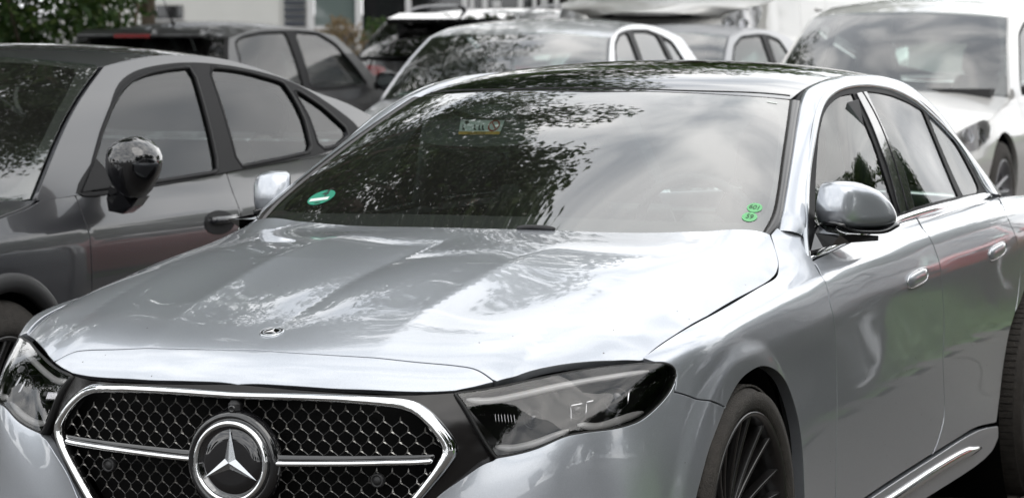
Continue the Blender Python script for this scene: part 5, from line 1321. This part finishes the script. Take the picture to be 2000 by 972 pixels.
# paving beside the saloon: real slabs with open joints
pv = bpy.data.objects.new('pavement', bpy.data.meshes.new('pavement')); 
V, F = sheet_over(-1.4, 1.95, -2, 9, .012, 20); pv.data.from_pydata([tuple(v) for v in V], [], [tuple(f) for f in F]); pv.data.materials.append(M('joint_sand', (.05, .045, .04), .95)); C.objects.link(pv); pv['kind'] = 'structure'
SLAB = M('concrete_slab', (.085, .075, .066), .8, noise=.3, nscale=5, bump=.3, bscale=90)
mb = MB(); mb.box((0, 0, 0), (.392, .292, .05), None, .006); so_ = mb.out('slab', SLAB, pv); sm_ = so_.data; first = True
for j in range(26):
    for i in range(8):
        x = -.9 + .4 * i + (.2 if j % 2 else 0); y = .6 + .3 * j
        if x < .55 or x > 1.95: continue
        if not first: so_ = bpy.data.objects.new('slab', sm_); C.objects.link(so_); so_.parent = pv
        first = False
        so_.location = (x, y, gz(x, y) + .012 + rng.uniform(0, .004)); so_.rotation_euler = (rng.uniform(-.006, .006), rng.uniform(-.006, .006), rng.uniform(-.01, .01))
# short grass on the lawn
n = 26000; gxx = nrng.uniform(2.0, 9, n); gyy = nrng.uniform(5.5, 22, n); gzz = GT_(np.c_[gxx, gyy]) + .035
a = nrng.uniform(0, 2 * PI, n); h = nrng.uniform(.05, .12, n); lx, ly = nrng.normal(0, .03, n), nrng.normal(0, .03, n)
B0 = np.c_[gxx - np.cos(a) * .012, gyy - np.sin(a) * .012, gzz - .01]; B1 = np.c_[gxx + np.cos(a) * .012, gyy + np.sin(a) * .012, gzz - .01]; T0 = np.c_[gxx + lx, gyy + ly, gzz + h]
def fast(name, V, nper, mat, parent=None):
    V = np.ascontiguousarray(V.reshape(-1, 3), dtype=np.float32); nf = len(V) // nper
    me = bpy.data.meshes.new(name); me.vertices.add(len(V)); me.vertices.foreach_set('co', V.ravel()); me.loops.add(len(V)); me.loops.foreach_set('vertex_index', np.arange(len(V), dtype=np.int32))
    me.polygons.add(nf); me.polygons.foreach_set('loop_start', np.arange(0, len(V), nper, dtype=np.int32)); me.update(calc_edges=True); me.materials.append(mat)
    o = bpy.data.objects.new(name, me); C.objects.link(o); o.parent = parent; return o
def leafmat(name, c1, c2, c3):
    mt = M(name, c1, .55, spec=.2); n = mt.node_tree; b = n.nodes['Principled BSDF']
    gi_ = n.nodes.new('ShaderNodeNewGeometry'); rp = n.nodes.new('ShaderNodeValToRGB')
    rp.color_ramp.elements[0].color = (*c1, 1); rp.color_ramp.elements[1].color = (*c3, 1); e = rp.color_ramp.elements.new(.6); e.color = (*c2, 1)
    n.links.new(gi_.outputs['Random Per Island'], rp.inputs[0]); n.links.new(rp.outputs[0], b.inputs['Base Color'])
    tl_ = n.nodes.new('ShaderNodeBsdfTranslucent'); n.links.new(rp.outputs[0], tl_.inputs['Color']); mx_ = n.nodes.new('ShaderNodeMixShader'); mx_.inputs[0].default_value = .3
    n.links.new(b.outputs[0], mx_.inputs[1]); n.links.new(tl_.outputs[0], mx_.inputs[2]); n.links.new(mx_.outputs[0], n.nodes['Material Output'].inputs['Surface'])
    return mt
LEAF = leafmat('leaf_green', (.030, .065, .012), (.05, .095, .018), (.10, .14, .03))
LEAF2 = leafmat('leaf_dark_green', (.018, .042, .010), (.032, .065, .014), (.06, .09, .02))
LEAFDRY = leafmat('leaf_dry', (.13, .09, .05), (.19, .14, .08), (.10, .09, .04))
GRASSM = leafmat('grass_blades', (.06, .14, .015), (.09, .20, .025), (.14, .22, .04))
BARK = M('bark', (.09, .07, .05), .9, noise=.4, nscale=14, bump=.6, bscale=30)
gr = fast('grass', np.stack([B0, B1, T0], 1), 3, GRASSM); gr['kind'] = 'stuff'
def leaves(centres, radii, per, size, squash=.8):
    out = []
    for c, r in zip(centres, radii):
        k = max(10, int(per * (r / .8) ** 2)); d = nrng.normal(0, 1, (k, 3)); d /= np.linalg.norm(d, axis=1)[:, None]
        rr = r * nrng.uniform(.25, 1, k) ** .6; P = c + d * rr[:, None] * [1, 1, squash]
        u = nrng.normal(0, 1, (k, 3)); u /= np.linalg.norm(u, axis=1)[:, None]; w = np.cross(u, nrng.normal(0, 1, (k, 3))); w /= np.linalg.norm(w, axis=1)[:, None]
        s = size * nrng.uniform(.6, 1.25, k)[:, None]
        nrm_ = np.cross(u, w) * .12
        out.append(np.stack([P - u * s, P - w * s * .48 - nrm_ * s, P + u * s * .15 + 0 * w, P + w * s * .48 - nrm_ * s], 1) if False else np.stack([P - u * s, P - w * s * .5 + nrm_ * s, P + u * s, P + w * s * .5 + nrm_ * s], 1))
    return np.concatenate(out)
def tree(label, x, y, h, trunk_r, blobs, n_cl, per, size, mat=None, cl_r=(.5, 1.0), name='broadleaf_tree', group=None):
    z0 = gz(x, y) if abs(x) < 140 and abs(y) < 150 else .3
    t = thing(name, label, 'tree', (x, y, z0), group)
    cs = []; rs = []
    tot = sum(b[3] * b[4] * b[5] for b in blobs)
    for bx, by, bz, rx_, ry_, rz_, *wt_ in blobs:
        for _ in range(max(3, int(n_cl * rx_ * ry_ * rz_ / tot * (wt_[0] if wt_ else 1)))):
            d = nrng.normal(0, 1, 3); d /= np.linalg.norm(d); r = nrng.uniform(.15, 1) ** .45
            cs.append(A3(bx, by, bz) + d * r * A3(rx_, ry_, rz_)); rs.append(nrng.uniform(*cl_r))
    cr = fast('crown', leaves(np.array(cs), rs, per, size), 4, mat or LEAF, t); cr['kind'] = 'stuff'
    mb = MB(); top = A3(rng.uniform(-.2, .2), rng.uniform(-.2, .2), h * .72)
    path = spl([A3(0, 0, -.1), A3(.03, .02, h * .15), A3(-.05, .06, h * .4), top], 6)
    V, F = tube(path, trunk_r, 10, up=(1, 0, 0), scale=np.linspace(1.15, .35, len(path))); mb.add(V, F)
    for c in cs[::max(1, len(cs) // 26)]:
        k = int(np.clip((c[2] * .6 / (h * .72)) * len(path), 4, len(path) - 1)); b0 = path[k]; md = (b0 + c) / 2 + [0, 0, .15]
        pp = spl([b0, md, c], 4); V, F = tube(pp, trunk_r * .34, 6, up=(.3, 1, .2), scale=np.linspace(1, .2, len(pp))); mb.add(V, F)
    mb.out('trunk', BARK, t, smooth=True)
    return t
# the tree over the left of the row: only its image in paint and glass is seen
tree('tall broadleaf tree whose crown is mirrored in the bonnet and windscreen', -6.8, 8.3, 14, .22, [(.5, -.3, 5.2, 3.3, 3.4, 2.4, .55), (2.2, 2.6, 4.6, 2.0, 2.2, 1.7, .6), (.0, 0, 9.3, 3.2, 3.2, 3.0, 1.15), (-.6, .5, 12.8, 2.2, 2.2, 2.0, 1.25)], 240, 620, .06, LEAF2, (.5, .95))
tree('slender tree trunk rising beyond the dark hatchback', -13.2, 23.4, 11, .088, [(.3, 0, 6.8, 4.0, 3.6, 3.4), (-.5, .5, 9.5, 2.6, 2.6, 2.0)], 130, 150, .11, LEAF, (.6, 1.1))
tree('spreading tree behind the row, mirrored in the windscreens of the cars there', -11.8, 16.4, 12, .16, [(.6, .2, 6.4, 4.2, 4.2, 3.2), (0, 0, 9.6, 3.0, 3.0, 2.2)], 170, 150, .09, LEAF2, (.5, 1.0))
tree('round tree behind the white van', -9.3, 29.5, 9, .16, [(0, 0, 5.6, 3.6, 3.4, 3.2)], 90, 130, .11, LEAF, (.6, 1.0))
for i, (x, y, h, r) in enumerate([(-21, 27, 12, 4.2), (-27, 16, 11, 4.0), (-16, 5, 10, 3.4)]):
    tree(['rounded tree far to the left of the car park', 'broad tree at the left edge of the car park', 'tree close by on the left, outside the picture'][i], x, y, h, .2, [(0, 0, h * .58, r, r, h * .36)], 110, 120, .14, LEAF2, (.7, 1.2))
for i, (x, y, h, r) in enumerate([(8.6, 30, 7.5, 2.2), (13.2, 36, 9.5, 3.2), (19, 33, 9, 3.4), (24, 44, 11, 4.4)]):
    tree(['young tree right of the car park, mirrored in the rear windows', 'tall tree right of the car park behind the young one', 'leafy tree far right of the car park', 'large tree at the far right end'][i], x, y, h, .16, [(0, 0, h * .56, r, r, h * .42), (.4, .2, h * .8, r * .6, r * .6, h * .2)], 100, 110, .14, LEAF, (.6, 1.1))
for i, (x, y, h, r) in enumerate([(10.5, -9, 9, 3.4), (11.5, -2.5, 10, 3.6), (11, 4.5, 9.5, 3.4), (13.5, 11, 9, 3.2)]):  # unseen row added to block sky light from the saloon doors
    tree(['first tree of the row on the right, behind the photographer', 'second tree of the row on the right, level with the bonnet', 'third tree of the row on the right, level with the doors', 'last tree of the row on the right, beyond the red car'][i], x, y, h, .18, [(0, 0, h * .5, r, r, h * .46)], 90, 190, .13, LEAF2, (.8, 1.3))
for i in range(14):      # far trees all round, seen only as a rim in the reflections
    a = math.radians([150, 166, 180, 196, 208, 222, 238, 252, 264, 278, 292, 130, 114, 98][i]); d = rng.uniform(55, 90); x, y = d * math.sin(a), d * math.cos(a)
    h = rng.uniform(7, 12); tree(['distant tree number behind the photographer'.replace('number ', ''), ''][0], x, y, h, .25, [(0, 0, h * .55, h * .42, h * .42, h * .42)], 46, 50, .34, LEAF2, (1.2, 2.2), group='trees behind the photographer')
def bush(label, px, py, depth, r, n_cl, per, size, mat, name='bush', squash=1.0, zc=None):
    P = ond(px, py, depth); z0 = gz(P[0], P[1]); t = thing(name, label, 'bush', (P[0], P[1], z0)); zc = P[2] - z0
    cs = []; rs = []
    for _ in range(n_cl):
        d = nrng.normal(0, 1, 3); d /= np.linalg.norm(d); k = nrng.uniform(.1, 1) ** .5; c = A3(0, 0, zc) + d * k * A3(r, r, r * squash); c[2] = max(c[2], .1); cs.append(c); rs.append(nrng.uniform(.14, .28) * r * 1.4)
    cr = fast('foliage', leaves(np.array(cs), rs, per, size), 4, mat, t); cr['kind'] = 'stuff'
    mb = MB()
    for c in cs[:: max(1, n_cl // 12)]:
        V, F = tube(spl([A3(0, 0, 0), c * [.4, .4, .5], c], 3), .014, 5, up=(1, .2, 0)); mb.add(V, F)
    mb.out('stem', BARK, t, smooth=True); return t
bush('dense dark green shrub with fine leaves in the upper left corner', 90, 20, 27, .95, 95, 520, .046, LEAF2)
bush('lighter green shrub beside the slender trunk', 225, 15, 29, .42, 34, 600, .032, LEAF)
bush('dry brown shrub below the large pane of the building', 655, 95, 58, .62, 50, 500, .05, LEAFDRY, squash=.75)
bush('low dark green hedge bush before the dark glazing', 755, 62, 56, .42, 40, 500, .045, LEAF2, squash=.7)

# ---- pale building at the back
BD = 75.0; bo_ = ond(1000, 486 - CAM_F * math.tan(CAM_PITCH), BD)
bld = thing('building', 'pale building with large panes and white posts across the top of the picture', 'building', (bo_[0], bo_[1], .3), None, CAM_YAW)
S1 = BD / CAM_F
def bx(name, p0, p1, z0, z1, d0, d1, mat, parent=bld):
    mb = MB(); x0, x1 = (p0 - 1000) * S1, (p1 - 1000) * S1; mb.box(((x0 + x1) / 2, (d0 + d1) / 2, (z0 + z1) / 2 - .3), (x1 - x0, d1 - d0, z1 - z0), None, .004); return mb.out(name, mat, parent)
zpx = lambda py: 1.6 + (13.5 - py) * S1
WALLW = M('render_white', (.46, .46, .44), .8, noise=.06, nscale=2); FRAMEW = M('frame_white', (.46, .46, .46), .4); DKB = M('cladding_dark', (.03, .035, .045), .5); PANE = M('pane_green', (.10, .125, .12), .03, 0, 1); PANED = M('pane_dark', (.012, .013, .014), .03, 0, 1); BRN = M('panel_brown', (.06, .025, .02), .5)
bx('wall', 120, 545, .3, 6.5, .0, .4, WALLW); bx('wall', 545, 600, zpx(52), 6.5, .06, .4, WALLW); bx('wall', 545, 1300, .3, zpx(62), .05, .4, M('plinth_grey', (.08, .08, .075), .8))
bx('roof_edge', 110, 1900, 6.5, 6.8, -.4, .5, FRAMEW)
w1 = bx('window', 305, 358, zpx(36), zpx(9), -.03, -.004, PANED); bx('sill', 302, 361, zpx(39), zpx(36.4), -.08, -.004, FRAMEW, w1)
for k in range(9):
    bx('slat', 555, 596, zpx(50) + k * .155, zpx(50) + k * .155 + .115, .0, .05, DKB)
w2 = bx('window', 614, 694, zpx(50), 3.2, .1, .14, PANE)
for a, b in ((600, 613), (694, 706)): bx('post', a, b, zpx(112), 6.5, -.02, .09, FRAMEW)
bx('sill', 606, 700, zpx(58), zpx(50.5), -.04, .09, FRAMEW, w2)
w3 = bx('window', 707, 1215, zpx(60), 4.6, .25, .3, PANED)
for a, b in ((792, 803), (902, 913), (918, 926), (942, 952), (1012, 1022), (1040, 1048), (1082, 1092), (1110, 1122)): bx('post', a, b, zpx(62), 4.6, .0, .09, FRAMEW)
bx('notice', 962, 978, zpx(22), zpx(2), .18, .2, FRAMEW); bx('notice', 1056, 1070, zpx(18), zpx(-4), .18, .2, FRAMEW)
bx('wall', 707, 1900, 4.6, 6.5, .02, .4, WALLW); bx('panel', 1172, 1222, zpx(60), 4.6, -.02, .2, BRN); bx('wall', 1222, 1900, .3, 4.6, .05, .4, M('render_beige', (.20, .185, .165), .8, noise=.1, nscale=2))
rs_ = bx('sign', 1190, 1205, zpx(7), zpx(2), -.06, -.03, FRAMEW)

# ================================================================== stickers and print on the windscreen
def decal(name, surf, centre_uv, ux, w, h, mat, off=.0012, shape='ellipse', parent=None, n=36):
    """flat print lying on the glass; returns a placer for characters"""
    c = surf.to3(np.array([centre_uv]))[0]; nn = surf.nrm(np.array([centre_uv]))[0]
    x = np.array(ux, float); x = x - nn * (x @ nn); x /= np.linalg.norm(x); y = np.cross(nn, x)
    if shape == 'ellipse': q = [(w / 2 * math.cos(2 * PI * k / n), h / 2 * math.sin(2 * PI * k / n)) for k in range(n)]
    else: q = [(-w / 2, -h / 2), (w / 2, -h / 2), (w / 2, h / 2), (-w / 2, h / 2)]
    o = emit(name, [c + nn * off + x * a + y * b for a, b in q], [tuple(range(len(q)))], mat, parent, smooth=False)
    return o, (lambda a, b, d=0.0: c + nn * (off + .0008 + d) + x * a + y * b), x, y, nn
def text(name, s, P, x, y, nn, size, mat, parent):
    cu = bpy.data.curves.new(name, 'FONT'); cu.body = s; cu.size = size; cu.align_x = 'CENTER'; cu.align_y = 'CENTER'; cu.extrude = 0
    o = bpy.data.objects.new(name, cu); C.objects.link(o); dg = bpy.context.evaluated_depsgraph_get(); me = bpy.data.meshes.new_from_object(o.evaluated_get(dg)); bpy.data.objects.remove(o); bpy.data.curves.remove(cu)
    me.name = name; me.materials.clear(); me.materials.append(mat); ob = bpy.data.objects.new(name, me); C.objects.link(ob); ob.parent = parent
    mt = Matrix.Identity(4)
    for i in range(3): mt[i][0], mt[i][1], mt[i][2], mt[i][3] = x[i], y[i] * 1.6, nn[i], P[i]
    ob.matrix_world = mt; return ob
def flat(name, P, pts, mat, parent):
    return emit(name, [P(a, b) for a, b in pts], [tuple(range(len(pts)))], mat, parent, smooth=False)
GRN = M('sticker_green', (.005, .19, .115), .6); GRN2 = M('sticker_light_green', (.14, .42, .18), .6); INK = M('print_black', (.01, .01, .01), .6); PAPER = M('sticker_white', (.62, .66, .62), .5); REDI = M('print_red', (.35, .04, .02), .6); YEL = M('print_yellow', (.62, .36, .06), .5)
xr = WS.to3(np.array([[.3, 0.]]))
o, P, x, y, nn = decal('emissions_sticker', WS, WS.huv([(628, 386)])[0], (1, 0, 0), .082, .082, GRN); tag(o, 'round green emissions sticker with a black 4 in the lower corner of the windscreen', 'sticker')
text('numeral', '4', P(.006, .020), x, y, nn, .044, INK, o); flat('plate_field', P, [(-.032, -.019), (.028, -.019), (.028, -.003), (-.032, -.003)], PAPER, o); flat('print_mark', P, [(-.008, -.034), (.010, -.034), (.010, -.029), (-.008, -.029)], INK, o)
for px, py, s in ((1474, 406, '601'), (1464, 424, '59')):
    o, P, x, y, nn = decal('number_sticker', WS, WS.huv([(px, py)])[0], (1, 0, 0), .040, .048, GRN2, n=28); tag(o, ('upper of two small green oval stickers, reading 601, by the pillar' if s == '601' else 'lower of two small green oval stickers, reading 59, by the pillar'), 'sticker')
    text('numeral', s, P(0, 0), x, y, nn, .020, INK, o)
# sun visor behind the glass with its warning label
vc = [ (828, 262), (836, 281), (1030, 280), (1046, 268), (1040, 236), (850, 236)]
def inside(px, py, d):
    h = WS.hit([(px, py)])[0]; nn_ = WS.nrm(WS.to2(h[None]))[0]; r = ray(px, py); return h + r * (d / -(r @ nn_))
vp = np.array([inside(px, py, .055) for px, py in vc]); vn = np.cross(vp[1] - vp[0], vp[2] - vp[1]); vn /= np.linalg.norm(vn); vn = vn if vn @ FWD < 0 else -vn
def onv(px, py, d=.0018):
    r = ray(px, py); t = ((vp[0] + vn * d - CAM_LOC) @ vn) / (r @ vn); return CAM_LOC + r * t
vp2 = resample(spl([onv(px, py, 0) for px, py in vc], 4, closed=True), n=40, closed=True); k = 40
visor = emit('sun_visor', np.vstack([vp2, vp2 - vn * .018]), [tuple(range(k)), tuple(range(k, 2 * k))[::-1]] + [(i, k + i, k + (i + 1) % k, (i + 1) % k) for i in range(k)], M('visor_grey', (.05, .052, .052), .7), hero, smooth=False)
lab = [(900, 234), (986, 235), (975, 263), (895, 263)]
def onv(px, py, d=.0018):
    r = ray(px, py); t = ((vp[0] + vn * d - CAM_LOC) @ vn) / (r @ vn); return CAM_LOC + r * t
q = [onv(*p) for p in lab]; wl = tag(emit('warning_label', q, [(0, 1, 2, 3)], PAPER, None, smooth=False), 'white and yellow warning label with a crossed-out circle on the sun visor', 'label')
def lq(a, b, d=.0006):
    return (q[0] * (1 - a) + q[1] * a) * (1 - b) + (q[3] * (1 - a) + q[2] * a) * b + vn * d
def lpoly(name, pts, mat): emit(name, [lq(a, b) for a, b in pts], [tuple(range(len(pts)))], mat, wl, smooth=False)
lpoly('yellow_band', [(0, .80), (1, .80), (1, 1), (0, 1)], YEL)
ring = []
for r0 in (.40, .30): ring.append([lq(.80 + .135 * r0 / .40 * math.cos(t), .40 + r0 * math.sin(t), .0008) for t in np.linspace(0, 2 * PI, 33)[:-1]])
emit('prohibition_ring', ring[0] + ring[1], [(i, (i + 1) % 32, 32 + (i + 1) % 32, 32 + i) for i in range(32)], REDI, wl, smooth=False)
lpoly('prohibition_bar', [(.715, .16), (.735, .10), (.885, .64), (.865, .70)], REDI)
lpoly('pictogram', [(.10, .12), (.15, .06), (.20, .12), (.20, .24), (.16, .28), (.15, .36), (.13, .28), (.10, .24)], INK)
for a in (.06, .33, .44, .52):
    lpoly('pictogram', [(a, .34), (a + .03, .34), (a + .05, .60), (a + .08, .64), (a + .08, .72), (a + .02, .70)], INK)
for k in range(7): lpoly('print_mark', [(.24 + .06 * k, .86), (.28 + .06 * k, .86), (.285 + .06 * k, .96), (.245 + .06 * k, .96)], INK)
# fine printed mark high on the glass
o, P, x, y, nn = decal('toll_tag_strip', WS, WS.huv([(1508, 201)])[0], (1, .1, 0), .028, .006, PAPER, shape='box'); tag(o, 'tiny white strip at the upper corner of the windscreen', 'label')
# wiper of the saloon
V, F = tube(spl([WS.hit([p])[0] + A3(0, -.004, .004) for p in ((1085, 450), (1060, 447), (1035, 446), (1010, 448))], 4), .007, 6, scale=[.5] + [1] * 11 + [.6]); put('wiper_arm', (V, F), BLACKPL, hero)
